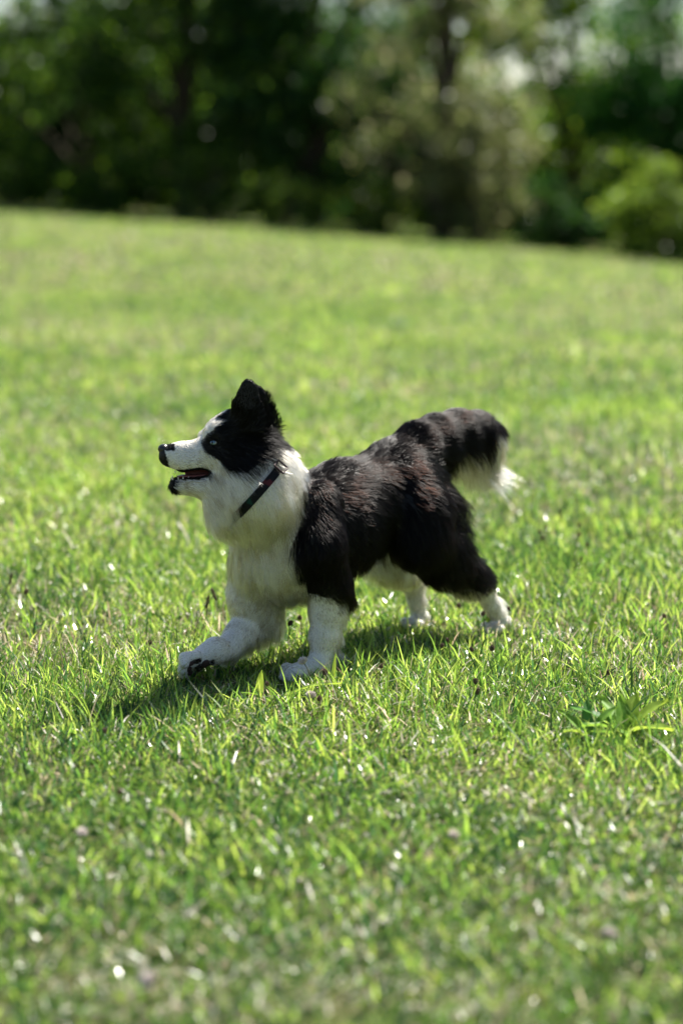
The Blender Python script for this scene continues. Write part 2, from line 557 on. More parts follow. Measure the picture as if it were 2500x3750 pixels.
def H(px, py, w=0.0):                           # pixel -> point of the head, w metres nearer than its middle plane
    return at_y(px, py, HEAD_Y - w)

def poly2d(x, y, P):
    P = np.asarray(P, float)
    d = np.full(x.shape, 1e9); s = np.ones(x.shape)
    n = len(P)
    for i in range(n):
        a, b = P[i], P[i - 1]
        ex, ey = b - a
        wx, wy = x - a[0], y - a[1]
        t = np.clip((wx * ex + wy * ey) / (ex * ex + ey * ey), 0, 1)
        d = np.minimum(d, (wx - ex * t) ** 2 + (wy - ey * t) ** 2)
        c1, c2, c3 = y >= a[1], y < b[1], ex * wy > ey * wx
        s = np.where((c1 & c2 & c3) | (~c1 & ~c2 & ~c3), -s, s)
    return s * np.sqrt(d)

PRIMS = []                                      # kind, tag, data, k
def cone(tag, a, b, ra, rb, k=.02, squash=None):
    PRIMS.append(('cone', tag, (np.array(a), np.array(b), ra, rb, squash), k))
def chain(tag, pts, rads, k=.02, squash=None):
    for i in range(len(pts) - 1):
        cone(tag, pts[i], pts[i + 1], rads[i], rads[i + 1], k, squash)

def paw(tag, a, d, size=1.0, up=UP):
    d = np.array(d, float); d /= np.linalg.norm(d)
    s = np.cross(up, d); s /= np.linalg.norm(s)
    u = np.cross(d, s)
    cone(tag, a, a + d * .045 * size, .0245 * size, .0165 * size, .012)
    for i in (-1.5, -.5, .5, 1.5):
        r = .0114 * size
        p = a + d * .040 * size + s * i * .014 * size - u * .004
        q = a + d * (.078 - .007 * abs(i)) * size + s * i * .0185 * size - u * .010 * size
        m = a + d * .060 * size + s * i * .0165 * size + u * .002 * size
        cone(tag, p, m, r * .95, r * 1.0, .003)
        cone(tag, m, q, r * 1.0, r * .8, .003)
    return s, u

# torso
chain('body', [B(1012, 2010), B(1055, 1975), B(1215, 1912), B(1345, 1838), B(1462, 1768)], [.092, .117, .117, .102, .092], .04)
cone('body', B(1140, 1880, 0), B(1250, 1812, 0), .066, .078, .04)              # withers
cone('body', B(1022, 2072, 0), B(1110, 2060, 0), .076, .085, .05)             # brisket
cone('body', B(1440, 1752, 0), B(1520, 1770, 0), .086, .075, .04)             # rump
# neck
NECK = [H(885, 1660, 0), H(930, 1790, .01), B(992, 1900, .0), B(1015, 1990, .0)]
chain('neck', NECK, [.068, .080, .088, .094], .03)
cone('neck', H(965, 1705, .0), B(1045, 1850, 0), .062, .070, .03)
cone('neck', H(795, 1798, 0), H(832, 1880, 0), .040, .048, .03)               # throat
# skull, muzzle, jaw
cone('head', H(862, 1598), H(905, 1612), .0575, .046, .02)
cone('head', H(815, 1600, .0), H(800, 1640, .0), .044, .046, .02)
cone('head', H(850, 1680, .022), H(880, 1700, .022), .040, .040, .02)         # near cheek
cone('head', H(850, 1680, -.022), H(880, 1700, -.022), .040, .040, .02)
cone('head', H(775, 1588, .028), H(790, 1580, .028), .016, .02, .015)         # brows
cone('head', H(748, 1600, -.030), H(785, 1580, -.030), .015, .02, .015)
chain('head', [H(790, 1668), H(738, 1668), H(668, 1670), H(623, 1668)], [.044, .036, .0315, .0262], .012, ('y', .86))
cone('head', H(672, 1690, .012), H(720, 1690, .014), .019, .021, .010)        # flews
cone('head', H(672, 1690, -.012), H(720, 1690, -.014), .019, .021, .010)
chain('head', [H(830, 1748), H(735, 1778), H(646, 1777)], [.042, .0225, .0168], .012, ('y', 1.15))
cone('head', H(775, 1728), H(690, 1738), .026, .020, .010)                     # inside of the mouth, opened below
# near fore leg
chain('nfl', [B(1160, 1850, .085), B(1165, 1990, .118), B(1208, 2135, .115)], [.056, .060, .048], .018)
chain('nfl', [B(1200, 2130, .105), B(1200, 2230, .100), B(1187, 2330, .098), B(1176, 2415, .097), B(1170, 2462, .098)],
      [.047, .039, .0315, .0245, .0225], .02)
NP = B(1165, 2475, .10); NP[2] = .026
paw('nfl', NP, (-.93, -.33, -.10), 1.15)
cone('nfl', B(1245, 2170, .112), B(1268, 2195, .105), .026, .016, .02)          # elbow
cone('nfl', B(1205, 2395, .090), B(1222, 2405, .085), .014, .009, .012)         # wrist pad
# far fore leg, lifted
chain('ffl', [B(952, 2070, -.055), B(938, 2180, -.075), B(945, 2262, -.085)], [.068, .060, .054], .03)
chain('ffl', [B(938, 2264, -.085), B(885, 2322, -.078), B(836, 2372, -.072), B(795, 2397, -.068)], [.045, .034, .0255, .024], .02)
FP = B(788, 2398, -.066)
PAWD, PAWU = np.array([-.85, -.30, -.42]), np.array([-.50, .55, .62])
FP[2] += .012
FPS, FPU = paw('ffl', FP, PAWD, 1.25, PAWU)
cone('ffl', B(965, 2262, -.088), B(988, 2285, -.088), .024, .014, .02)
# near hind leg
chain('nhl', [B(1480, 1800, .055), B(1520, 1880, .090), B(1535, 1965, .105)], [.082, .082, .070], .022)
chain('nhl', [B(1535, 1965, .105), B(1622, 2055, .095), B(1715, 2118, .09), B(1760, 2140, .09)], [.072, .056, .041, .031], .03)
cone('nhl', B(1590, 1880, .06), B(1610, 1990, .085), .062, .055, .04)
chain('nhl', [B(1758, 2142, .09), B(1797, 2212, .09), B(1832, 2280, .09)], [.029, .0205, .0205], .012)
cone('nhl', B(1765, 2130, .09), B(1790, 2128, .09), .022, .011, .012)           # point of the hock
HP = B(1842, 2304, .09); HP[2] = .024
paw('nhl', HP, (-.6, -.7, -.05), .85)
# far hind leg
chain('fhl', [B(1450, 1820, -.055), B(1440, 1930, -.085), B(1420, 2035, -.095)], [.085, .078, .062], .04)
chain('fhl', [B(1420, 2035, -.095), B(1470, 2090, -.10), B(1508, 2130, -.105)], [.060, .040, .030], .03)
chain('fhl', [B(1508, 2130, -.105), B(1522, 2200, -.105), B(1537, 2264, -.105)], [.028, .020, .020], .012)
QP = B(1545, 2290, -.105); QP[2] = .024
paw('fhl', QP, (-.55, -.75, -.05), .85)
# tail
TAIL = [B(1465, 1700), B(1522, 1640), B(1590, 1608), B(1665, 1590), B(1730, 1590), B(1772, 1606), B(1790, 1632)]
chain('tail', TAIL, [.058, .054, .053, .053, .051, .042, .026], .03)

MOUTH = [(540, 1690), (590, 1702), (608, 1717), (637, 1727), (673, 1727), (732, 1719), (770, 1727), (761, 1741), (713, 1749), (675, 1751), (623, 1749), (540, 1750)]
EAR = [(842, 1535), (852, 1480), (872, 1432), (886, 1402), (903, 1388), (924, 1393), (944, 1418), (951, 1455), (965, 1480), (982, 1540), (965, 1590), (850, 1580)]

def build_field(h):
    lo = np.array([-.50, 4.96, -.01]); hi = np.array([.52, 6.02, .76])
    n = np.ceil((hi - lo) / h).astype(int)
    F = np.full(n, .06, np.float32); TAG = np.full(n, -1, np.int8)
    tags = ['body', 'neck', 'head', 'nfl', 'ffl', 'nhl', 'fhl', 'tail', 'ear']

    def block(mn, mx):
        i0 = np.clip(np.floor((mn - lo) / h).astype(int), 0, n - 2); i1 = np.clip(np.ceil((mx - lo) / h).astype(int), 1, n)
        ax = [lo[k] + h * np.arange(i0[k], i1[k]) for k in range(3)]
        X, Y, Z = np.meshgrid(*ax, indexing='ij')
        return tuple(slice(i0[k], i1[k]) for k in range(3)), X, Y, Z

    def merge(sl, d, k, tag):
        a = F[sl]
        hh = np.maximum(k - np.abs(a - d), 0) / k
        TAG[sl] = np.where(d < a, tag, TAG[sl])
        F[sl] = np.minimum(a, d) - hh * hh * k * .25

    for kind, tag, (a, b, ra, rb, sq), k in PRIMS:
        m = max(ra, rb) * 1.25 + .045
        sl, X, Y, Z = block(np.minimum(a, b) - m, np.maximum(a, b) + m)
        ba = b - a; L2 = ba @ ba + 1e-9
        dx, dy, dz = X - a[0], Y - a[1], Z - a[2]
        if sq:
            dy = dy / sq[1]
        t = np.clip((dx * ba[0] + dy * ba[1] + dz * ba[2]) / L2, 0, 1)
        d = np.sqrt((dx - t * ba[0]) ** 2 + (dy - t * ba[1]) ** 2 + (dz - t * ba[2]) ** 2) - (ra + (rb - ra) * t)
        merge(sl, d.astype(np.float32), k, tags.index(tag))
    # ears: cupped plates with a rounded, slightly folded tip
    for w0, dpx, dpy in ((.046, 0, 0), (-.046, 30, 22)):
        c = H(915, 1500, w0)
        sl, X, Y, Z = block(c - .13, c + .13)
        px, py = project(np.stack([X, Y, Z], -1))
        px, py = px - dpx, py - dpy
        s = K * (HEAD_Y - w0)
        pd = poly2d(px, py, EAR) * s + .004
        ww = (HEAD_Y - Y) - w0 - math.copysign(1, w0) * (.010 - 90 * ((px - 915) * s) ** 2 * .12)
        taper = .0045 + .006 * np.clip((py - 1400) / 180, 0, 1)
        d = np.maximum(pd, np.abs(ww) - taper + .003)
        merge(sl, (d - .004).astype(np.float32), .018, tags.index('ear'))
    # eye sockets
    for w in (1, -1):
        c = H(783, 1621, w * .055)
        sl, X, Y, Z = block(c - .03, c + .03)
        d = np.sqrt((X - c[0]) ** 2 + (Y - c[1]) ** 2 + (Z - c[2]) ** 2) - .0085
        a = F[sl]; k = .006
        hh = np.maximum(k - np.abs(a + d), 0) / k
        F[sl] = np.maximum(a, -d) + hh * hh * k * .25
    # mouth
    c = H(670, 1735)
    sl, X, Y, Z = block(c - np.array([.10, .06, .06]), c + np.array([.10, .06, .06]))
    px, py = project(np.stack([X, Y, Z], -1))
    d = poly2d(px, py, MOUTH) * K * HEAD_Y
    d = np.maximum(d, np.minimum((px - 676) * K * HEAD_Y, -(HEAD_Y - Y) - .012))
    a = F[sl]; k = .004
    hh = np.maximum(k - np.abs(a + d), 0) / k
    F[sl] = np.maximum(a, -d) + hh * hh * k * .25
    return F, TAG, lo, tags

def surface_nets(F, lo, h):
    ins = F < 0
    nx, ny, nz = F.shape
    cnt = np.zeros((nx - 1, ny - 1, nz - 1), np.int8)
    corners = [(i, j, k) for i in (0, 1) for j in (0, 1) for k in (0, 1)]
    for i, j, k in corners:
        cnt += ins[i:nx - 1 + i, j:ny - 1 + j, k:nz - 1 + k]
    act = (cnt > 0) & (cnt < 8)
    ci = np.argwhere(act)
    vid = np.full(act.shape, -1, np.int32); vid[act] = np.arange(len(ci))
    val = {c: F[ci[:, 0] + c[0], ci[:, 1] + c[1], ci[:, 2] + c[2]] for c in corners}
    acc = np.zeros((len(ci), 3)); num = np.zeros(len(ci))
    for c in corners:
        for ax in range(3):
            if c[ax]:
                continue
            e = list(c); e[ax] = 1; e = tuple(e)
            f0, f1 = val[c], val[e]
            m = (f0 < 0) != (f1 < 0)
            t = np.where(m, f0 / (f0 - f1 + 1e-12), 0)
            p = np.tile(np.array(c, float), (len(ci), 1)); p[:, ax] += t
            acc[m] += p[m]; num[m] += 1
    V = lo + h * (ci + acc / num[:, None])
    Q = []
    for ax in range(3):
        a, b = [(1, 2), (2, 0), (0, 1)][ax]
        sl0 = [slice(None)] * 3; sl1 = [slice(None)] * 3
        sl0[ax] = slice(0, -1); sl1[ax] = slice(1, None)
        i0, i1 = ins[tuple(sl0)], ins[tuple(sl1)]
        e = np.argwhere(i0 != i1)
        e = e[(e[:, a] > 0) & (e[:, b] > 0) & (e[:, a] < F.shape[a] - 1) & (e[:, b] < F.shape[b] - 1)]
        fl = i0[tuple(e.T)]
        q = []
        for da, db in ((-1, -1), (0, -1), (0, 0), (-1, 0)):
            s = e.copy(); s[:, a] += da; s[:, b] += db
            q.append(vid[tuple(s.T)])
        q = np.stack(q, 1)
        q = np.where(fl[:, None], q, q[:, ::-1])
        Q.append(q)
    return V, np.concatenate(Q), ci

HSTEP = .0036
FIELD, TAGF, FLO, TAGS = build_field(HSTEP)
DV, DF, DCI = surface_nets(FIELD, FLO, HSTEP)
# relax a little
def smooth_mesh(V, F, it, lam=.5):
    n = len(V)
    e = np.concatenate([F[:, [0, 1]], F[:, [1, 2]], F[:, [2, 3]], F[:, [3, 0]]])
    deg = np.bincount(e[:, 0], minlength=n) + np.bincount(e[:, 1], minlength=n)
    for _ in range(it):
        A = np.zeros_like(V)
        for k in range(3):
            A[:, k] = np.bincount(e[:, 0], V[e[:, 1], k], n) + np.bincount(e[:, 1], V[e[:, 0], k], n)
        V = V + lam * (A / deg[:, None] - V)
    return V
DV = smooth_mesh(DV, DF, 3)

def vert_normals(V, F):
    n = np.cross(V[F[:, 2]] - V[F[:, 0]], V[F[:, 3]] - V[F[:, 1]])
    N = np.zeros_like(V)
    for k in range(4):
        for c in range(3):
            N[:, c] += np.bincount(F[:, k], n[:, c], len(V))
    return N / (np.linalg.norm(N, axis=1)[:, None] + 1e-12)
DN = vert_normals(DV, DF)
ctr = DV.mean(0)
if ((DV - ctr) * DN).sum() < 0:
    DF = DF[:, ::-1]; DN = -DN
DTAG = np.full(len(DV), -1)
for c in [(i, j, k) for i in (0, 1) for j in (0, 1) for k in (0, 1)]:
    t = TAGF[DCI[:, 0] + c[0], DCI[:, 1] + c[1], DCI[:, 2] + c[2]]
    DTAG = np.maximum(DTAG, t)
TI = {t: i for i, t in enumerate(TAGS)}
print('dog verts', len(DV))

# ---- coat pattern (black / white), mirrored on the far side
HEADPOLY = [(540 + x / 2.613, 1360 + y / 2.613) for x, y in
            [(735, 478), (640, 532), (565, 595), (515, 680), (530, 750), (600, 800), (700, 860), (740, 930), (810, 970), (880, 955),
             (985, 985), (1040, 890), (1150, 870), (1200, 845), (1215, 780), (1290, 720), (1500, 500), (1200, -100), (800, -100), (760, 300), (640, 470), (700, 470)]]
BX = np.array([(1660, 1130), (1735, 1108), (1800, 1088), (1909, 1079), (2020, 1076), (2115, 1084), (2160, 1095), (2300, 1110)], float)
BY = np.array([(1000, 2135), (1268, 2135), (1348, 2108), (1406, 2045), (1450, 2015), (1600, 2010)], float)

def pattern(P, N, T, jit=0.0):
    """1 = black"""
    n = len(P)
    wig = np.where(T == TI['head'], 12, 34) * (fbm(P[:, 0] * 55 + P[:, 1] * 23, P[:, 2] * 40, 2) - .5)
    jj = jit * np.where(T == TI['head'], .5, np.where((T == TI['nfl']) | (T == TI['nhl']), 2.0, 1.0))
    jx = rng.normal(0, 1, n) * jj + wig; jy = rng.normal(0, 1, n) * jj + wig
    blk = np.zeros(n, bool)
    v = (P - S0) @ SIDE
    Q = np.where((v < 0)[:, None], P - 2 * v[:, None] * SIDE, P)
    px, py = project(Q); px = px + jx; py = py + jy
    body = (px > np.interp(py, BX[:, 0], BX[:, 1])) & (py < np.interp(px, BY[:, 0], BY[:, 1]))
    blk |= (T == TI['body']) & body
    blk |= (T == TI['neck']) & body & (px > 1100)
    dpx, dpy = project(P); dpx = dpx + jx; dpy = dpy + jy
    blk |= (T == TI['nfl']) & (dpy < 2151 + (dpx - 1090) * .37) & body | ((T == TI['nfl']) & (dpx > 1085) & (dpy < 2151 + (dpx - 1090) * .37))
    blk |= (T == TI['ffl']) & body & (py < 1950)
    blk |= (T == TI['nhl']) & (dpy < np.interp(dpx, [1450, 1624, 1700, 1760, 1800], [2150, 2150, 2160, 2168, 2150]))
    blk |= (T == TI['fhl']) & (dpy < 2010)
    # head mirrored on its own plane
    w = HEAD_Y - P[:, 1]
    Q = P.copy(); Q[:, 1] = HEAD_Y - np.abs(w)
    hx, hy = project(Q)
    hb = poly2d(hx + jx, hy + jy, HEADPOLY) < 0
    hb &= ~((np.abs(w) < .013) & (hx < 815) & (hy > 1400))
    blk |= ((T == TI['head']) | (T == TI['neck'])) & hb
    blk |= (T == TI['ear'])
    # tail: dark, white at the tip and below it
    tx, ty = project(P); tx = tx + jx; ty = ty + jy
    blk |= (T == TI['tail']) & ~((tx > 1808) & (ty > 1575)) & ~((tx > 1600) & (N[:, 2] < -.45 - .3 * sstep(1680, 1600, tx)))
    # smudges round nose, lips and chin
    lips = (T == TI['head']) & ((poly2d(hx, hy, MOUTH) < 7 + jit * .3) | (hx < 602 + .25 * (hy - 1640)) |
                                ((hx < 645 + jx) & (hy > 1742) & (hy < 1784 + jy)) | ((hx < 640) & (hy > 1625) & (hy < 1650) & (hx > 600)))
    sole = (T == TI['ffl']) & (((P - FP) @ PAWD) > .016) & (((P - FP) @ PAWD) < .064) & ((N @ -FPU) > .90 + .02 * jit * rng.normal(0, 1, n))
    lips = lips | sole
    return blk, lips, hx, hy

blk, lips, hx, hy = pattern(DV, DN, DTAG)
cav = poly2d(hx, hy, MOUTH)
COLV = np.where(blk[:, None], np.array([.004, .0035, .003]), np.array([.68, .65, .60]))
COLV[lips] = (.012, .010, .010)
COLV[lips & (DTAG == TI['ffl'])] = (.035, .024, .020)
incav = (DTAG == TI['head']) & (cav < 2.5) & (np.abs(HEAD_Y - DV[:, 1]) < .019) & (hx > 610)
COLV[incav] = (.10, .028, .024)
dog = empty('dog', (0, 0, 0), 'black and white long-haired dog trotting left with mouth open and tail raised', 'dog')
dog.location = (float(S0[0] + .2), float(S0[1] + .22), 0)

def skin_material():
    m, nt, b, out = material('dog_skin')
    at = nt.nodes.new('ShaderNodeAttribute'); at.attribute_name = 'tint'
    nt.links.new(at.outputs['Color'], b.inputs['Base Color'])
    b.inputs['Roughness'].default_value = .55
    b.inputs['Specular IOR Level'].default_value = .3
    return m
body = adopt(mesh_np('body', DV, DF, True, skin_material(), None, COLV), dog)

# ---- coat: combed strands
# seeds: point, length, direction, lift
BK = -FW; DNV = np.array([0, 0, -1.0]); RT = np.array([1.0, 0, 0]); AW = np.array([0, 1.0, 0])
SEEDS = []
def seed(p, L, d, lift=.35):
    d = np.array(d, float); SEEDS.append((p, L, d / np.linalg.norm(d), lift))
for w in (.03, -.03):
    seed(H(640, 1660, w), .0035, RT + .15 * DNV, .25); seed(H(700, 1680, w), .006, RT + .2 * DNV, .25)
    seed(H(760, 1680, w), .010, RT + .35 * DNV, .25); seed(H(790, 1600, w), .007, RT, .25)
    seed(H(830, 1560, w * 1.5), .011, RT - .3 * DNV, .25); seed(H(850, 1640, w * 1.8), .016, RT + .2 * DNV, .3)
    seed(H(840, 1710, w * 1.8), .022, RT + .9 * DNV, .35); seed(H(900, 1700, w * 1.8), .034, RT + .9 * DNV, .4)
    seed(H(930, 1620, w * 1.6), .026, RT + .15 * DNV, .4); seed(H(965, 1600, w), .030, RT - .1 * DNV, .55)
    seed(H(700, 1790, w * .6), .012, RT + .3 * DNV, .3); seed(H(780, 1800, w), .024, RT + .8 * DNV, .35)
    seed(H(915, 1430, w * 1.6), .004, -DNV + .1 * RT, .15); seed(H(905, 1480, w * 1.6), .006, -DNV + .1 * RT, .15); seed(H(900, 1540, w * 1.6), .014, -DNV + .4 * RT, .25)
    seed(H(975, 1510, w * 1.5), .018, RT - .9 * DNV, .4); seed(H(975, 1660, w), .030, RT + .6 * DNV, .5)
    seed(H(850, 1520, w), .015, RT - .9 * DNV, .35)
    seed(H(930, 1740, w * 2), .038, .4 * RT + DNV, .4)
seed(H(650, 1625), .003, RT, .2); seed(H(720, 1612), .006, RT, .25); seed(H(770, 1560), .008, RT - .5 * DNV, .25)
seed(H(830, 1510), .014, RT - .6 * DNV, .4); seed(H(940, 1560), .026, RT - .4 * DNV, .5)
seed(H(780, 1880), .030, DNV + .4 * RT, .35); seed(H(740, 1840), .026, DNV * .6 + RT, .3)
seed(H(1060, 1700), .028, .6 * RT + DNV, .4)
for v in (.08, -.08):
    seed(B(950, 1880, v), .042, DNV + .12 * RT, .4); seed(B(1030, 1800, v), .036, DNV + .4 * BK, .4)
    seed(B(1000, 2020, v), .036, DNV + .1 * BK, .35); seed(B(1130, 1830, v), .024, DNV + .6 * BK, .25)
    seed(B(1150, 1950, v), .020, DNV + .25 * BK, .2); seed(B(1190, 2090, v), .020, DNV + .2 * BK, .22)
    seed(B(1280, 1800, v), .026, BK + .35 * DNV, .25); seed(B(1300, 1950, v), .030, DNV * .8 + BK, .25)
    seed(B(1260, 2100, v), .040, DNV + .5 * BK, .3); seed(B(1380, 1900, v), .030, BK + .9 * DNV, .25)
    seed(B(1390, 2010, v), .040, DNV + .5 * BK, .3); seed(B(1480, 1780, v), .032, DNV + .8 * BK, .25)
    seed(B(1520, 1950, v), .024, DNV + .35 * BK, .2); seed(B(1510, 2060, v), .024, DNV + .4 * BK, .25)
    seed(B(1620, 2100, v), .026, DNV + .7 * BK, .3); seed(B(1640, 1860, v), .055, BK + .6 * DNV, .6)
    seed(B(1680, 2000, v), .048, BK + .5 * DNV, .6); seed(B(1730, 2090, v), .030, BK + .6 * DNV, .5)
    seed(B(1780, 2140, v), .014, BK + .3 * DNV, .4)
seed(B(890, 2080), .034, DNV + .1 * BK, .3); seed(B(900, 2180), .030, DNV + .2 * BK, .35); seed(B(1050, 2190), .030, DNV, .35)
seed(B(1150, 1750), .026, BK + .1 * DNV, .3); seed(B(1250, 1715), .028, BK, .3); seed(B(1380, 1680), .030, BK, .3); seed(B(1470, 1690), .034, BK, .3)
seed(B(1600, 1800), .055, BK + .7 * DNV, .55)
# legs
seed(B(1140, 2230, .13), .006, DNV + .2 * RT, .2); seed(B(1140, 2340, .12), .005, DNV, .2); seed(B(1200, 2300, .13), .007, DNV + .5 * RT, .22)
seed(B(1260, 2260, .11), .024, DNV + .6 * RT, .4); seed(B(1240, 2340, .10), .026, DNV + .7 * RT, .4); seed(B(1225, 2400, .09), .034, RT + .3 * DNV, .5)
seed(B(1150, 2410, .11), .005, DNV, .2); seed(B(1110, 2475, .09), .0035, -RT + .3 * DNV, .2); seed(B(1190, 2450, .08), .014, DNV + .5 * RT, .3)
seed(B(870, 2250, -.05), .011, DNV * .8 - RT * .5, .2); seed(B(850, 2320, -.05), .007, DNV * .7 - RT * .7, .2); seed(B(930, 2350, -.08), .030, DNV + .3 * RT, .4)
seed(B(985, 2260, -.09), .034, DNV + .5 * RT, .45); seed(B(790, 2380, -.06), .005, -RT + .5 * DNV, .2); seed(B(735, 2420, -.06), .0035, -RT + .2 * DNV, .2)
seed(B(870, 2390, -.08), .020, DNV - .2 * RT, .4)
seed(B(1790, 2200, .10), .006, DNV + .3 * RT, .3); seed(B(1815, 2200, .08), .026, RT + .5 * DNV, .55); seed(B(1830, 2270, .09), .006, DNV + .3 * RT, .3)
seed(B(1830, 2310, .09), .008, -RT + DNV, .2)
seed(B(1500, 2180, -.10), .006, DNV, .25); seed(B(1545, 2150, -.11), .020, DNV + .5 * RT, .5); seed(B(1535, 2260, -.10), .006, DNV, .25); seed(B(1540, 2300, -.1), .008, DNV - .4 * RT, .2)
# tail
for v in (.055, -.055):
    seed(B(1560, 1620, v), .030, BK + .25 * DNV, .2); seed(B(1650, 1590, v), .034, BK + .35 * DNV, .2); seed(B(1740, 1590, v), .036, BK + .5 * DNV, .2)
    seed(B(1640, 1640, v), .034, BK + .8 * DNV, .2); seed(B(1730, 1635, v), .036, BK * .6 + DNV, .2)
seed(B(1550, 1560), .022, BK - .15 * DNV, .25); seed(B(1650, 1510), .022, BK, .25); seed(B(1750, 1515), .026, BK + .3 * DNV, .3)
seed(B(1815, 1580), .036, DNV + .5 * BK, .35); seed(B(1825, 1630), .045, DNV + .2 * BK, .35)
seed(B(1560, 1690), .030, BK + .5 * DNV, .3); seed(B(1610, 1685), .060, BK * .7 + DNV, .4); seed(B(1670, 1675), .085, BK * .3 + DNV, .45); seed(B(1730, 1675), .095, DNV, .45); seed(B(1785, 1665), .075, DNV - .1 * BK, .4)

SP_ = np.array([s[0] for s in SEEDS]); SL = np.array([s[1] for s in SEEDS]); SD = np.array([s[2] for s in SEEDS]); SF = np.array([s[3] for s in SEEDS])

def groom(P):
    L = np.empty(len(P)); D = np.empty((len(P), 3)); Fl = np.empty(len(P))
    for i in range(0, len(P), 20000):
        q = P[i:i + 20000]
        d2 = ((q[:, None, :] - SP_[None]) ** 2).sum(-1)
        w = 1 / (d2 + 1e-4) ** 3.2
        w /= w.sum(1)[:, None]
        L[i:i + 20000] = w @ SL; D[i:i + 20000] = w @ SD; Fl[i:i + 20000] = w @ SF
    return L, D / (np.linalg.norm(D, axis=1)[:, None] + 1e-9), Fl

COLLAR_A, COLLAR_B = H(999, 1731, .06), H(861, 1884, .06)

def coat(nstrand, seg=6):
    a, b, c, d = (DV[DF[:, k]] for k in range(4))
    area = np.linalg.norm(np.cross(c - a, d - b), axis=1) * .5
    fc = (a + b + c + d) / 4
    L, D, Fl = groom(fc)
    tagf = DTAG[DF[:, 0]]
    dens = area * np.clip(.030 / L, .55, 2.2)
    fx, fy = project(fc)
    dens *= np.where((tagf == TI['tail']), np.where(fy > 1630, 7.0, 2.0), 1) * np.where(tagf == TI['head'], 1.5, 1)
    # nothing inside the mouth, on the nose or the pads
    fhx, fhy = project(fc)
    mouth = (tagf == TI['head']) & (poly2d(fhx, fhy, MOUTH) < 1.5)
    nose = (tagf == TI['head']) & (fhx < 612) & (fhy < 1672)
    sole = (tagf == TI['ffl']) & (((fc - FP) @ PAWD) > .002) & (((fc - FP) @ PAWD) < .066) & ((DN[DF[:, 0]] @ -FPU) > .78)
    dens[mouth | nose] = 0
    p = dens / dens.sum()
    fi = rng.choice(len(DF), nstrand, p=p)
    u, v = rng.random((nstrand, 1)), rng.random((nstrand, 1))
    def bil(A):
        return (A[DF[fi, 0]] * (1 - u) + A[DF[fi, 1]] * u) * (1 - v) + (A[DF[fi, 3]] * (1 - u) + A[DF[fi, 2]] * u) * v
    P = bil(DV); N = bil(DN); N /= np.linalg.norm(N, axis=1)[:, None] + 1e-9
    T = tagf[fi]
    blk, lips, _, _ = pattern(P, N, T, 7.0)
    L, D, Fl = groom(P)
    # the tail is combed along its own curve, with a long fringe below
    tl = T == TI['tail']
    txx, tyy = project(P)
    bot = np.clip((-N[:, 2] - .15) / .6, 0, 1)
    tp = np.array(TAIL); tpx = project(tp)[0]
    tan = np.gradient(tp, axis=0); tan /= np.linalg.norm(tan, axis=1)[:, None]
    tdir = np.stack([np.interp(txx, tpx, tan[:, k]) for k in range(3)], 1)
    tdir = tdir + DNV * (.15 + 1.5 * bot + .8 * sstep(1740, 1815, txx))[:, None] - BK * (bot * .25 * sstep(1690, 1790, txx))[:, None]
    tdir /= np.linalg.norm(tdir, axis=1)[:, None]
    tL = np.interp(txx, [1500, 1600, 1700, 1800], [.024, .028, .030, .036]) + bot * np.interp(txx, [1540, 1600, 1670, 1740, 1800], [.0, .022, .055, .060, .035])
    L = np.where(tl, tL, L); D = np.where(tl[:, None], tdir, D); Fl = np.where(tl, .22 + .2 * bot, Fl)
    # strands under the collar lie flat
    q = P - COLLAR_A; ab = COLLAR_B - COLLAR_A
    axis = np.cross(ab, AW); axis /= np.linalg.norm(axis)
    near = np.abs(q @ axis) < .0105
    tt = (q @ ab) / (ab @ ab) + rng.normal(0, .08, nstrand)
    neck = near & (tt > -.06) & (tt < .90) & (P[:, 1] < HEAD_Y) & ((T == TI['neck']) | (T == TI['head'])) & (P[:, 2] > .33)
    L = np.where(neck, np.minimum(L, .003), L)
    sd = q @ axis
    above = (sd < -.0105) & (sd > -.045) & (tt > -.06) & (tt < .86) & (P[:, 1] < HEAD_Y) & ((T == TI['neck']) | (T == TI['head'])) & (P[:, 2] > .33)
    L = np.where(above, np.minimum(L, .004 + .85 * (-sd - .0095)), L)
    # combing wander
    wx = fbm(P[:, 0] * 30 + 3, P[:, 2] * 30 + P[:, 1] * 17, 60, 2) - .5
    wy = fbm(P[:, 0] * 30 + 43, P[:, 2] * 30 + P[:, 1] * 17, 77, 2) - .5
    wsc = np.where(T == TI['tail'], .12, np.where(blk, .45, .9))[:, None]
    D = D + wsc * (wx[:, None] * np.cross(N, D) + .6 * wy[:, None] * N) + rng.normal(0, .13, (nstrand, 3))
    Tn = D - N * (D * N).sum(1)[:, None]
    Tn /= np.linalg.norm(Tn, axis=1)[:, None] + 1e-9
    up = (D * N).sum(1)
    # where the comb direction leaves the surface let hair fall free, where it enters lie along the skin
    lift = Fl * rng.uniform(.6, 1.4, nstrand) + .55 * np.clip(up, 0, 1)
    L = L * rng.uniform(.65, 1.2, nstrand)
    # clump guides
    ng = nstrand // 34
    Tn[:ng] += rng.normal(0, 1, (ng, 3)) * np.where(blk[:ng], .05, .24)[:, None]; Tn[:ng] -= N[:ng] * (Tn[:ng] * N[:ng]).sum(1)[:, None]
    Tn /= np.linalg.norm(Tn, axis=1)[:, None] + 1e-9
    lift[:ng] *= np.where(blk[:ng], rng.uniform(.8, 1.25, ng), rng.uniform(.5, 1.9, ng))
    L[:ng] *= rng.uniform(.8, 1.15, ng)
    kd = kdtree.KDTree(ng)
    for i in range(ng):
        kd.insert(P[i], i)
    kd.balance()
    gi = np.array([kd.find(Vector(x))[1] for x in P])
    dirs = N * lift[:, None] + Tn
    dirs /= np.linalg.norm(dirs, axis=1)[:, None]
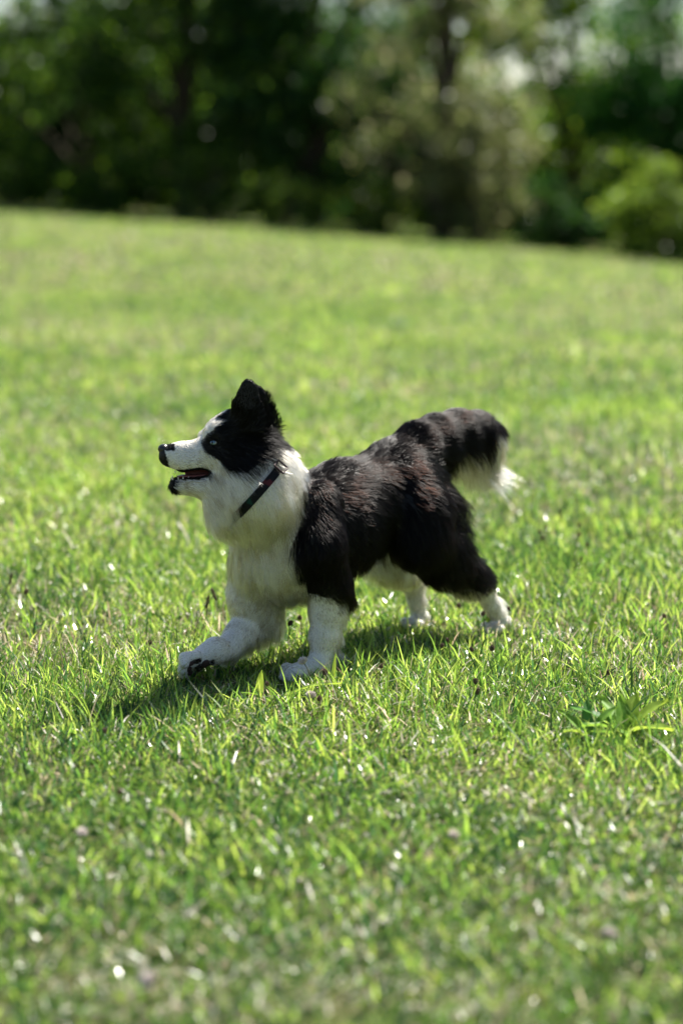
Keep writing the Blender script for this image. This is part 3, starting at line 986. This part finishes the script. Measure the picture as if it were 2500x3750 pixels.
    fr = rng.normal(0, 1, (nstrand, 3))
    pts = np.empty((nstrand, seg, 3))
    bend = np.where(Fl > .3, .5, .25)[:, None]
    for s in range(seg):
        t = s / (seg - 1)
        gpos = dirs * t + (Tn * .9 - N * .25 + .35 * DNV * np.minimum(L / .05, 1.3)[:, None]) * bend * t * t
        wav = fr * .05 * math.sin(t * 3.0) * t
        pts[:, s] = P + L[:, None] * (gpos + wav) - N * .0015 * (s == 0)
    # clump towards guide
    cl = (.5 + .35 * rng.random(nstrand)) * np.clip((L - .006) / .03, .15, 1) * np.where((T == TI['tail']) & blk, .45, 1)
    rel = pts[gi] + (P - P[gi])[:, None, :] * .25
    for s in range(seg):
        t = s / (seg - 1)
        wgt = (cl * t ** 1.3)[:, None]
        ratio = np.clip(L / (L[gi] + 1e-6), .7, 1.3)[:, None]
        tgt = P[gi] + (pts[gi, s] - P[gi]) * ratio + (P - P[gi]) * .3
        pts[:, s] = pts[:, s] * (1 - wgt) + tgt * wgt
    pts[:, :, 2] = np.maximum(pts[:, :, 2], .004)
    col = np.empty((nstrand, 4)); col[:, 3] = 1
    var = (rng.uniform(.75, 1.25, (nstrand, 1)) + rng.uniform(.6, 1.25, ng)[gi][:, None]) * .5 + .05
    col[:, :3] = np.where(blk[:, None], np.where(((T == TI['head']) | (T == TI['ear']) | (T == TI['neck']))[:, None], np.array([4.5, 5.2, 5.6]), np.array([2.0, 2.7, 3.1])) * var, np.array([.044, .053, .075]) * (.3 + 2.8 * np.clip(1.3 - var, 0, 1)) * rng.lognormal(0, .33, ng)[gi][:, None])
    col[lips, :3] = (2.5, 3., 3.4)
    col[:, 3] = np.where(blk | lips, 1.24, 1.5)
    # tail feathering turns white towards the tip of the tail
    tx, ty = project(P)
    # fine hairs
    rad = .00033 * np.where(T == TI['head'], .8, 1.0) * np.where((T == TI['tail']) & ~blk, 1.5, 1.0) * rng.uniform(.8, 1.2, nstrand)
    hc = bpy.data.hair_curves.new('coat')
    hc.add_curves([seg] * nstrand)
    off = np.array([dog.location.x, dog.location.y, dog.location.z])
    hc.position_data.foreach_set('vector', (pts - off).astype(np.float32).ravel())
    ra = hc.attributes.new('radius', 'FLOAT', 'POINT') if 'radius' not in hc.attributes else hc.attributes['radius']
    prof = np.array([1.0, 1.0, .95, .85, .6, .15])[:seg]
    ra.data.foreach_set('value', (rad[:, None] * prof[None]).astype(np.float32).ravel())
    ca = hc.attributes.new('tint', 'FLOAT_COLOR', 'CURVE')
    ca.data.foreach_set('color', col.astype(np.float32).ravel())
    m = bpy.data.materials.new('dog_hair'); m.use_nodes = True
    nt = m.node_tree; nt.nodes.clear()
    out = nt.nodes.new('ShaderNodeOutputMaterial')
    hb = nt.nodes.new('ShaderNodeBsdfHairPrincipled')
    hb.model = 'CHIANG'; hb.parametrization = 'ABSORPTION'
    at = nt.nodes.new('ShaderNodeAttribute'); at.attribute_name = 'tint'
    nt.links.new(at.outputs['Vector'], hb.inputs['Absorption Coefficient'])
    hb.inputs['Roughness'].default_value = .19
    hb.inputs['Radial Roughness'].default_value = .45
    hb.inputs['Random Roughness'].default_value = .3
    nt.links.new(at.outputs['Alpha'], hb.inputs['IOR'])
    nt.links.new(hb.outputs[0], out.inputs[0])
    hc.materials.append(m)
    ob = bpy.data.objects.new('coat', hc)
    COL.objects.link(ob)
    ob.parent = dog
    ob['label'] = 'long black fur with white blaze, chest, legs and tail tip'
coat(170000)

# ---- nose, eyes, tongue, teeth, pads, collar
def blob(c, r, seg=14, rings=9, fn=None):
    V, F = [], []
    for i in range(rings + 1):
        th = math.pi * i / rings
        for j in range(seg):
            ph = 2 * math.pi * j / seg
            n = np.array([math.sin(th) * math.cos(ph), math.sin(th) * math.sin(ph), math.cos(th)])
            k = fn(n) if fn else 1
            V.append(np.array(c) + n * np.array(r) * k)
    for i in range(rings):
        for j in range(seg):
            F.append((i * seg + j, (i + 1) * seg + j, (i + 1) * seg + (j + 1) % seg, i * seg + (j + 1) % seg))
    return np.array(V), np.array(F)

M_NOSE = plain('wet_black_nose', (.008, .008, .009), .28, .6, .3, 400)
M_PAD = plain('paw_pad', (.050, .030, .026), .8, .2, .5, 160)
M_TONGUE = plain('tongue', (.20, .06, .05), .38, .5, .2, 90)
M_TOOTH = plain('tooth', (.62, .56, .44), .3, .5)
nc = H(600, 1644)
def nose_fn(n):
    k = 1.0
    for s in (-1, 1):                                    # nostrils
        d = np.array([-.72, .62 * s, -.12]); d /= np.linalg.norm(d)
        k -= .30 * math.exp(-((n - d) ** 2).sum() / .035)
    k -= .06 * math.exp(-(n[1] ** 2) / .01) * (n[0] < 0)
    return k
v, f = blob(nc, (.0135, .0140, .0115), 26, 18, nose_fn)
adopt(mesh_np('nose', v, f, True, M_NOSE), dog)['label'] = 'wet black nose'

def eye_material():
    m, nt, b, out = material('blue_eye')
    tc = nt.nodes.new('ShaderNodeTexCoord')
    ln = nt.nodes.new('ShaderNodeVectorMath'); ln.operation = 'DISTANCE'
    ln.inputs[1].default_value = (.0, .0, .0)
    nt.links.new(tc.outputs['Object'], ln.inputs[0])
    rp = nt.nodes.new('ShaderNodeValToRGB')
    rp.color_ramp.interpolation = 'LINEAR'
    e = rp.color_ramp.elements
    e[0].position = .0; e[0].color = (.004, .004, .005, 1)
    e[1].position = .33; e[1].color = (.004, .004, .005, 1)
    for p, c in ((.38, (.10, .20, .28, 1)), (.66, (.24, .36, .44, 1)), (.73, (.02, .03, .04, 1)), (.82, (.40, .40, .40, 1))):
        x = e.new(p); x.color = c
    mp = nt.nodes.new('ShaderNodeMath'); mp.operation = 'MULTIPLY'; mp.inputs[1].default_value = 1 / .0095
    nt.links.new(ln.outputs['Value'], mp.inputs[0]); nt.links.new(mp.outputs[0], rp.inputs[0])
    nt.links.new(rp.outputs[0], b.inputs['Base Color'])
    b.inputs['Roughness'].default_value = .05
    b.inputs['Coat Weight'].default_value = 1
    return m
M_EYE = eye_material()
def surface_at(px, py, tag=None):
    """nearest body vertex in front at a pixel"""
    qx, qy = project(DV)
    d = np.hypot(qx - px, qy - py)
    m = d < 6
    i = np.where(m)[0]
    return DV[i[np.argmin(DV[i, 1])]], DN[i[np.argmin(DV[i, 1])]]
EYE_R = .0085
ep, en = H(783, 1621, .0442), None
for w in (1, -1):
    c = ep.copy(); c[1] = HEAD_Y - w * (HEAD_Y - ep[1])
    g = np.array([-.42, -w * .88, .12]); g /= np.linalg.norm(g)      # gaze
    v, f = blob((0, 0, 0), (EYE_R, EYE_R, EYE_R * .60), 20, 14)
    ob = mesh_np('eye', v + c - (c + g * EYE_R), f, True, M_EYE)
    # origin at the pupil so the iris is drawn round it
    ob.parent = dog
    ob.location = Vector(c + g * EYE_R) - dog.location
    ob['label'] = 'pale blue eye' 

# tongue
tv, tf = [], []
cl = [H(768, 1740), H(735, 1744), H(700, 1746), H(668, 1746), H(648, 1748)]
wd = [.012, .013, .0135, .012, .006]
th = [.004, .005, .0048, .004, .002]
for p, w_, t_ in zip(cl, wd, th):
    for j in range(10):
        a = 2 * math.pi * j / 10
        tv.append(p + np.array([0, w_ * math.cos(a), t_ * math.sin(a) + .0025 * math.cos(a) ** 2]))
for i in range(len(cl) - 1):
    for j in range(10):
        tf.append((i * 10 + j, i * 10 + (j + 1) % 10, (i + 1) * 10 + (j + 1) % 10, (i + 1) * 10 + j))
adopt(mesh_np('tongue', np.array(tv), np.array(tf), True, M_TONGUE), dog)['label'] = 'pink tongue lying in the lower jaw'
def tooth(px, py, w, r, L, tilt):
    p = H(px, py, w)
    tip = p + np.array([tilt * L, 0, L])
    v, f = tube([p - np.array([0, 0, .003]), p + (tip - p) * .5 + np.array([-.0006, 0, 0]), tip], [r, r * .75, r * .12], 8)
    adopt(mesh_np('tooth', v, f, True, M_TOOTH), dog)
for w in (.011, -.011):
    tooth(633, 1753, w, .0020, .009, -.1)
    tooth(654, 1753, w * 1.2, .0016, .005, 0)
    tooth(672, 1754, w * 1.25, .0022, .006, 0)
    tooth(692, 1754, w * 1.3, .0026, .006, 0)
    tooth(643, 1722, w * 1.1, .0020, -.007, .1)
for w in (-.006, -.002, .002, .006):
    tooth(627, 1752, w, .0013, .003, 0)

# pads of the lifted paw
pd = PAWD.copy(); pd /= np.linalg.norm(pd)
padn = -FPU
def pad(c, r):
    v, f = blob((0, 0, 0), (1, 1, 1), 12, 8)
    v = (v[:, [0]] * pd * r[0] + v[:, [1]] * FPS * r[1] + v[:, [2]] * padn * r[2]) + c
    adopt(mesh_np('paw_pad', v, f, True, M_PAD), dog)
pad(FP + pd * .036 + padn * .0200, (.014, .016, .007))
for i in (-1.5, -.5, .5, 1.5):
    pad(FP + pd * (.074 - .007 * abs(i)) * 1.12 + FPS * i * .0195 + padn * .0165, (.009, .0072, .005))

def collar():
    m, nt, b, out = material('collar_webbing')
    tc = nt.nodes.new('ShaderNodeTexCoord')
    vo = nt.nodes.new('ShaderNodeTexVoronoi'); vo.inputs['Scale'].default_value = 95
    nt.links.new(tc.outputs['Object'], vo.inputs['Vector'])
    rp = nt.nodes.new('ShaderNodeValToRGB'); rp.color_ramp.interpolation = 'CONSTANT'
    e = rp.color_ramp.elements
    e[0].color = (.004, .004, .005, 1); e[1].position = .70; e[1].color = (.006, .04, .028, 1)
    x = e.new(.80); x.color = (.07, .012, .015, 1)
    x = e.new(.86); x.color = (.004, .004, .005, 1)
    sp = nt.nodes.new('ShaderNodeSeparateColor')
    nt.links.new(vo.outputs['Color'], sp.inputs[0]); nt.links.new(sp.outputs[0], rp.inputs[0])
    nt.links.new(rp.outputs[0], b.inputs['Base Color']); b.inputs['Roughness'].default_value = .6
    ab = COLLAR_B - COLLAR_A
    ab[1] = 0
    ab0 = ab.copy()
    b.inputs['Specular IOR Level'].default_value = .15
    e1 = ab / np.linalg.norm(ab)
    e2 = AW
    ax = np.cross(e1, e2); ax /= np.linalg.norm(ax)
    cen = (H(930, 1808, 0))
    # follow the skin: march outwards from the neck's middle in the collar plane
    def rad(ang, sh):
        d = math.cos(ang) * e1 + math.sin(ang) * e2
        for r in np.arange(.03, .16, .002):
            p = cen + d * r + ax * sh
            g = np.round((p - FLO) / HSTEP).astype(int)
            if np.any(g < 0) or np.any(g >= FIELD.shape) or FIELD[tuple(g)] > 0:
                return r
        return .12
    ns = 72
    rr = np.array([rad(2 * math.pi * i / ns, 0) for i in range(ns)])
    for _ in range(14):
        rr = (np.roll(rr, 1) + rr + np.roll(rr, -1)) / 3
    V, F = [], []
    for i in range(ns):
        a = 2 * math.pi * i / ns
        d = math.cos(a) * e1 + math.sin(a) * e2
        ta = ((cen + d * rr[i] - COLLAR_A) @ ab0) / (ab0 @ ab0)
        sink = .014 * (float(sstep(.72, 1.2, ta)) + float(sstep(.0, -.22, ta))) if math.sin(a) < 0 else .010
        for s, o in ((-.0095, .003), (.0095, .003), (.0095, .007), (-.0095, .007)):
            V.append(cen + d * (rr[i] + o - sink) + ax * s)
    for i in range(ns):
        j = (i + 1) % ns
        for k in range(4):
            F.append((i * 4 + k, i * 4 + (k + 1) % 4, j * 4 + (k + 1) % 4, j * 4 + k))
    ob = adopt(mesh_np('collar', np.array(V), np.array(F), False, m), dog)
    ob['label'] = 'black collar with green and red pattern'
    # buckle on the near side, towards the upper end
    i = int(ns * .75) - 11
    a = 2 * math.pi * i / ns
    d = math.cos(a) * e1 + math.sin(a) * e2
    tang = -math.sin(a) * e1 + math.cos(a) * e2
    c = cen + d * (rr[i % ns] + .007)
    parts = []
    for s in (-1, 1):
        parts.append(tube([c + tang * .012 * s - ax * .0135, c + tang * .012 * s + ax * .0135], [.0022, .0022], 8))
        parts.append(tube([c - tang * .012 + ax * .0135 * s, c + tang * .012 + ax * .0135 * s], [.0022, .0022], 8))
    v, f = join(parts)
    bk = mesh_np('buckle', v, f, True, plain('buckle_plastic', (.03, .010, .012), .4, .3))
    bk.parent = ob
    me = bk.data
    co = np.empty(len(me.vertices) * 3, np.float32); me.vertices.foreach_get('co', co)
    co = co.reshape(-1, 3) - np.array(dog.location, np.float32); me.vertices.foreach_set('co', co.ravel()); me.update()
collar()

# ------------------------------------------------------------------ wild plants standing in the grass
M_HEAD = plain('seed_head', (.15, .10, .07), .85, .2, .5, 500)
M_STEM = plain('flower_stem', (.085, .095, .035), .7, .3, .3, 200)
M_PETAL = plain('pale_petal', (.62, .54, .50), .7, .2, .25, 500)
M_DRY = plain('dry_seed_spike', (.16, .13, .08), .85, .2, .4, 400)

def head_mesh(name, kind):
    g = np.random.default_rng(len(name))
    parts = []
    if kind == 'seed':
        n, rx, rz, br = 46, .0036, .0062, .0015
    elif kind == 'clover':
        n, rx, rz, br = 60, .0085, .0075, .0024
    else:
        n, rx, rz, br = 60, .0028, .019, .0016
    for i in range(n):
        z = 1 - 2 * (i + .5) / n
        a = i * 2.39996
        r = math.sqrt(max(0, 1 - z * z))
        c = np.array([r * math.cos(a) * rx, r * math.sin(a) * rx, z * rz])
        d = np.array([r * math.cos(a), r * math.sin(a), .5]); d /= np.linalg.norm(d)
        e = c + d * br * (1.6 if kind != 'clover' else 2.2) * g.uniform(.7, 1.3)
        parts.append(tube([c * .6, c + d * br * .4, e], [br * .5, br * .8, br * .15], 5))
    return join(parts)

HEADS = {k: head_mesh('head_' + k, k) for k in ('seed', 'clover', 'spike')}
HEAD_ME = {}
def stalk(kind, name, label, cat, group, px, py, hgt, scale=1.0, lean=(0, 0)):
    g = np.random.default_rng(int(px * 7 + py))
    top = at_z(px, py, hgt)
    if top[1] > 7.4:
        top[2] += float(ground_z(top[0], top[1]))
    bx, by = top[0] - lean[0] + g.normal(0, .008), top[1] - lean[1] + g.normal(0, .008)
    root = empty(name, (bx, by, float(ground_z(bx, by))), label, cat, group)
    b = np.array([bx, by, float(ground_z(bx, by)) - .004])
    bend = np.array([g.normal(0, .010), g.normal(0, .010), 0])
    pts = [b + (top - b) * t + bend * math.sin(t * 3.14) for t in np.linspace(0, 1, 6)]
    v, f = tube(pts, np.linspace(.0011, .0008, 6) * (1.3 if kind == 'clover' else 1), 6)
    adopt(mesh_np('stem', v, f, True, M_STEM), root)
    hv, hf = HEADS[kind]
    if kind not in HEAD_ME:
        o = mesh_np('flower_head' if kind == 'clover' else 'seed_head', hv, hf, True, {'seed': M_HEAD, 'clover': M_PETAL, 'spike': M_DRY}[kind])
        HEAD_ME[kind] = o.data
    else:
        o = bpy.data.objects.new('flower_head' if kind == 'clover' else 'seed_head', HEAD_ME[kind])
        COL.objects.link(o)
    o.parent = root
    o.location = Vector(top) - root.location
    o.rotation_euler = (g.normal(0, .25), g.normal(0, .25), g.uniform(0, 6))
    o.scale = (scale * 1.15,) * 3

SG = 'brown plantain seed heads in the meadow'
for px, py, h, lb in [
        (1974, 1949, .11, 'brown seed head on a thin stem, leftmost of the tall group behind the hind leg'),
        (1997, 1928, .12, 'brown seed head, higher one of the left pair in the tall group'),
        (1985, 1971, .10, 'brown seed head, lowest of the three at the left of the tall group'),
        (2120, 1924, .14, 'dark seed head, topmost at the right of the tall group behind the hind leg'),
        (2119, 1959, .12, 'dark seed head just below the topmost one of the tall group'),
        (2149, 1995, .11, 'dark seed head leaning right, rightmost of the tall group'),
        (2126, 2047, .08, 'small brown seed head, lowest at the right of the tall group'),
        (1679, 2218, .06, 'small brown seed head in the gap between the two hind legs'),
        (1862, 2230, .09, 'dark slender seed head just right of the near hind paw'),
        (1768, 2248, .08, 'brown seed head in front of the near hind leg'),
        (1616, 2364, .07, 'round pale brown seed head in front of the hind legs, left of the pair'),
        (1638, 2345, .08, 'dark seed head behind the round pale brown one'),
        (1726, 2379, .06, 'pale brown seed head below the near hind paw'),
        (1800, 2374, .055, 'small dark seed head right below the near hind paw'),
        (2431, 2256, .08, 'brown seed head near the right edge, level with the paws'),
        (2226, 2463, .06, 'brown seed head low in the grass right of the dog'),
        (1741, 2495, .06, 'brown seed head, upper of two in the grass below the hind legs'),
        (1750, 2533, .05, 'brown seed head, lower of two in the grass below the hind legs'),
        (1062, 2283, .11, 'dark round seed head on a straight stem between the front legs'),
        (1097, 2263, .09, 'reddish brown seed head against the near front leg'),
        (842, 2226, .10, 'small dark seed head against the chest above the lifted leg'),
        (978, 2505, .05, 'small brown seed head left of the near front paw'),
        (1190, 2462, .075, 'tiny brown seed head in front of the near front paw'),
        (1169, 2559, .05, 'brown seed head in the grass just below the near front paw'),
        (1395, 2440, .06, 'brown seed head in the shadow behind the near front paw'),
        (383, 2678, .05, 'brown seed head at the left end of the shadow'),
        (550, 2352, .07, 'brown seed head in the sunlit grass left of the lifted paw'),
        (96, 2168, .09, 'small brown seed head near the left edge, level with the chest'),
        (438, 2902, .05, 'dark seed head in the blurred grass at the lower left')]:
    stalk('seed', 'seed_head_stalk', lb, 'seed head', SG, px, py, h, .75 + .35 * random.random())
WG = 'pale flower heads in the meadow'
for px, py, h, s, lb in [
        (1108, 2421, .075, .8, 'small white flower beside the near front leg above the paw'),
        (1138, 2546, .05, .8, 'pale pink flower in the grass just below the near front paw'),
        (545, 3590, .05, 1.0, 'blurred pale clover head in the foreground at the lower left'),
        (1660, 3060, .045, .7, 'small pale clover head in the foreground right of the middle'),
        (300, 3050, .045, .7, 'small pale clover head in the foreground grass at the left'),
        (2230, 3420, .05, .8, 'blurred pale clover head in the foreground at the lower right')]:
    stalk('clover', 'clover_flower', lb, 'flower', WG, px, py, h, s)
for px, py, h, lb in [
        (784, 2177, .14, 'dry grass seed spike leaning right before the lifted leg'),
        (760, 2205, .11, 'smaller dry grass seed spike beside the taller leaning one'),
        (2050, 1880, .16, 'tall thin grass seed spike in the middle of the tall group'),
        (40, 2120, .12, 'pale grass seed spike at the left edge')]:
    stalk('spike', 'grass_seed_spike', lb, 'seed spike', 'grass seed spikes', px, py, h, .8, lean=(.035, 0))

def leaf_mesh(base, d, L, W, lift, droop, fold, col, name='leaf', nl=8, tipw=.25):
    d = np.array([d[0], d[1], 0.0]); d /= np.linalg.norm(d)
    s = np.array([-d[1], d[0], 0])
    V = []
    for i in range(nl + 1):
        t = i / nl
        a = lift - droop * t
        hor = L * (t * math.cos(lift) + .5 * t * t * droop * math.sin(lift))
        ver = L * (t * math.sin(lift) - .5 * t * t * droop * math.cos(lift))
        w = W * .5 * (math.sin(math.pi * min(1, .10 + .9 * t ** .8)) ** .7 * (1 - tipw) + tipw * (1 - t) + .08) * (1 if t < .98 else .25)
        c = np.array(base) + d * hor + np.array([0, 0, ver])
        wave = .06 * W * math.sin(t * 11)
        up = np.array([0, 0, math.cos(a)]) - d * math.sin(a)
        for k in (-1, -.5, 0, .5, 1):
            V.append(c + s * w * k + up * (fold * W * abs(k) * .35 + wave * k))
    F = []
    for i in range(nl):
        for k in range(4):
            F.append((i * 5 + k, i * 5 + k + 1, (i + 1) * 5 + k + 1, (i + 1) * 5 + k))
    V = np.array(V)
    g = np.random.default_rng(int(abs(base[0]) * 9999) + nl)
    c = np.tile(np.array(col), (len(V), 1)) * g.uniform(.85, 1.15, (len(V), 1))
    c.reshape(-1, 5, 3)[:, 2] *= 1.25
    return V, np.array(F), c

def rosette(name, label, px, py, specs, cat='weed', group=None):
    p = at_z(px, py, .01)
    z = float(ground_z(p[0], p[1]))
    root = empty(name, (p[0], p[1], z), label, cat, group)
    for (ang, L, W, lift, droop, col) in specs:
        b = (p[0] + .006 * math.cos(ang), p[1] + .006 * math.sin(ang), z + .004)
        v, f, c = leaf_mesh(b, (math.cos(ang), math.sin(ang)), L, W, lift, droop, .5, col)
        adopt(mesh_np('leaf', v, f, True, MAT_WEED, None, c), root)

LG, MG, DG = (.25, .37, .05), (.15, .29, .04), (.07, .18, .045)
rosette('plantain', 'upright broad ribbed leaf lit from behind in the dog shadow', 945, 2570, [(1.2, .075, .022, 1.45, .25, LG), (3.5, .05, .014, .7, .9, MG)])
rosette('plantain', 'wide curving leaf lying before the near front paw', 1010, 2570, [(.12, .125, .018, .85, 1.25, LG), (2.2, .08, .012, 1.2, .5, LG), (3.8, .09, .010, .8, .8, MG)])
rosette('plantain', 'broad leaf lying flat below the dog shadow', 800, 2650, [(1.9, .06, .034, .75, .6, MG), (.3, .05, .018, .4, .7, DG)])
rosette('plantain', 'leafy plant below the shadow, left of the near front paw', 1010, 2700, [(2.0, .055, .022, .8, .7, MG), (.6, .06, .018, .6, .9, MG), (4.2, .05, .016, .5, .8, DG)])
rosette('dandelion', 'broad-leaved weed clump at the right, below the dog', 2290, 2680,
        [(.3, .105, .046, .95, .7, LG), (1.1, .095, .040, 1.1, .5, LG), (2.2, .10, .042, 1.0, .8, MG), (2.9, .12, .036, .75, .7, DG), (3.6, .10, .036, .65, .8, MG), (4.6, .095, .034, .6, .9, MG), (5.5, .11, .038, .65, .9, LG), (1.7, .085, .036, 1.2, .5, MG)])
rosette('dandelion', 'smaller weed clump left of the broad-leaved one', 2150, 2690, [(.5, .085, .030, 1.0, .7, MG), (2.4, .08, .03, .9, .8, MG), (4.0, .08, .026, .7, .8, LG), (1.5, .085, .028, 1.1, .5, DG), (5.2, .08, .028, .7, .8, MG)])
rosette('plantain', 'two broad upright leaves in the grass right of the hind paw', 2165, 2310, [(1.2, .055, .020, 1.2, .5, LG), (2.6, .05, .018, 1.0, .5, MG)])
rosette('tall_grass_blade', 'tall single blade rising before the near hind paw', 1786, 2312, [(1.3, .105, .011, 1.5, .15, LG)])
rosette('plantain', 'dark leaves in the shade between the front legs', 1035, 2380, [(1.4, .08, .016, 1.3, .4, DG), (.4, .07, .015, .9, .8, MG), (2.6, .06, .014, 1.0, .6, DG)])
rosette('tall_grass_blade', 'long leaning blade right of the near front paw', 1215, 2520, [(1.2, .085, .010, 1.45, .2, LG), (.4, .09, .007, .9, .6, MG)])
rosette('plantain', 'flat leafy patch at the left edge of the shadow', 250, 2660, [(.5, .05, .022, .5, .8, MG), (2.0, .05, .022, .6, .8, LG), (3.4, .055, .02, .4, .8, LG), (5.0, .05, .02, .4, .8, MG)])
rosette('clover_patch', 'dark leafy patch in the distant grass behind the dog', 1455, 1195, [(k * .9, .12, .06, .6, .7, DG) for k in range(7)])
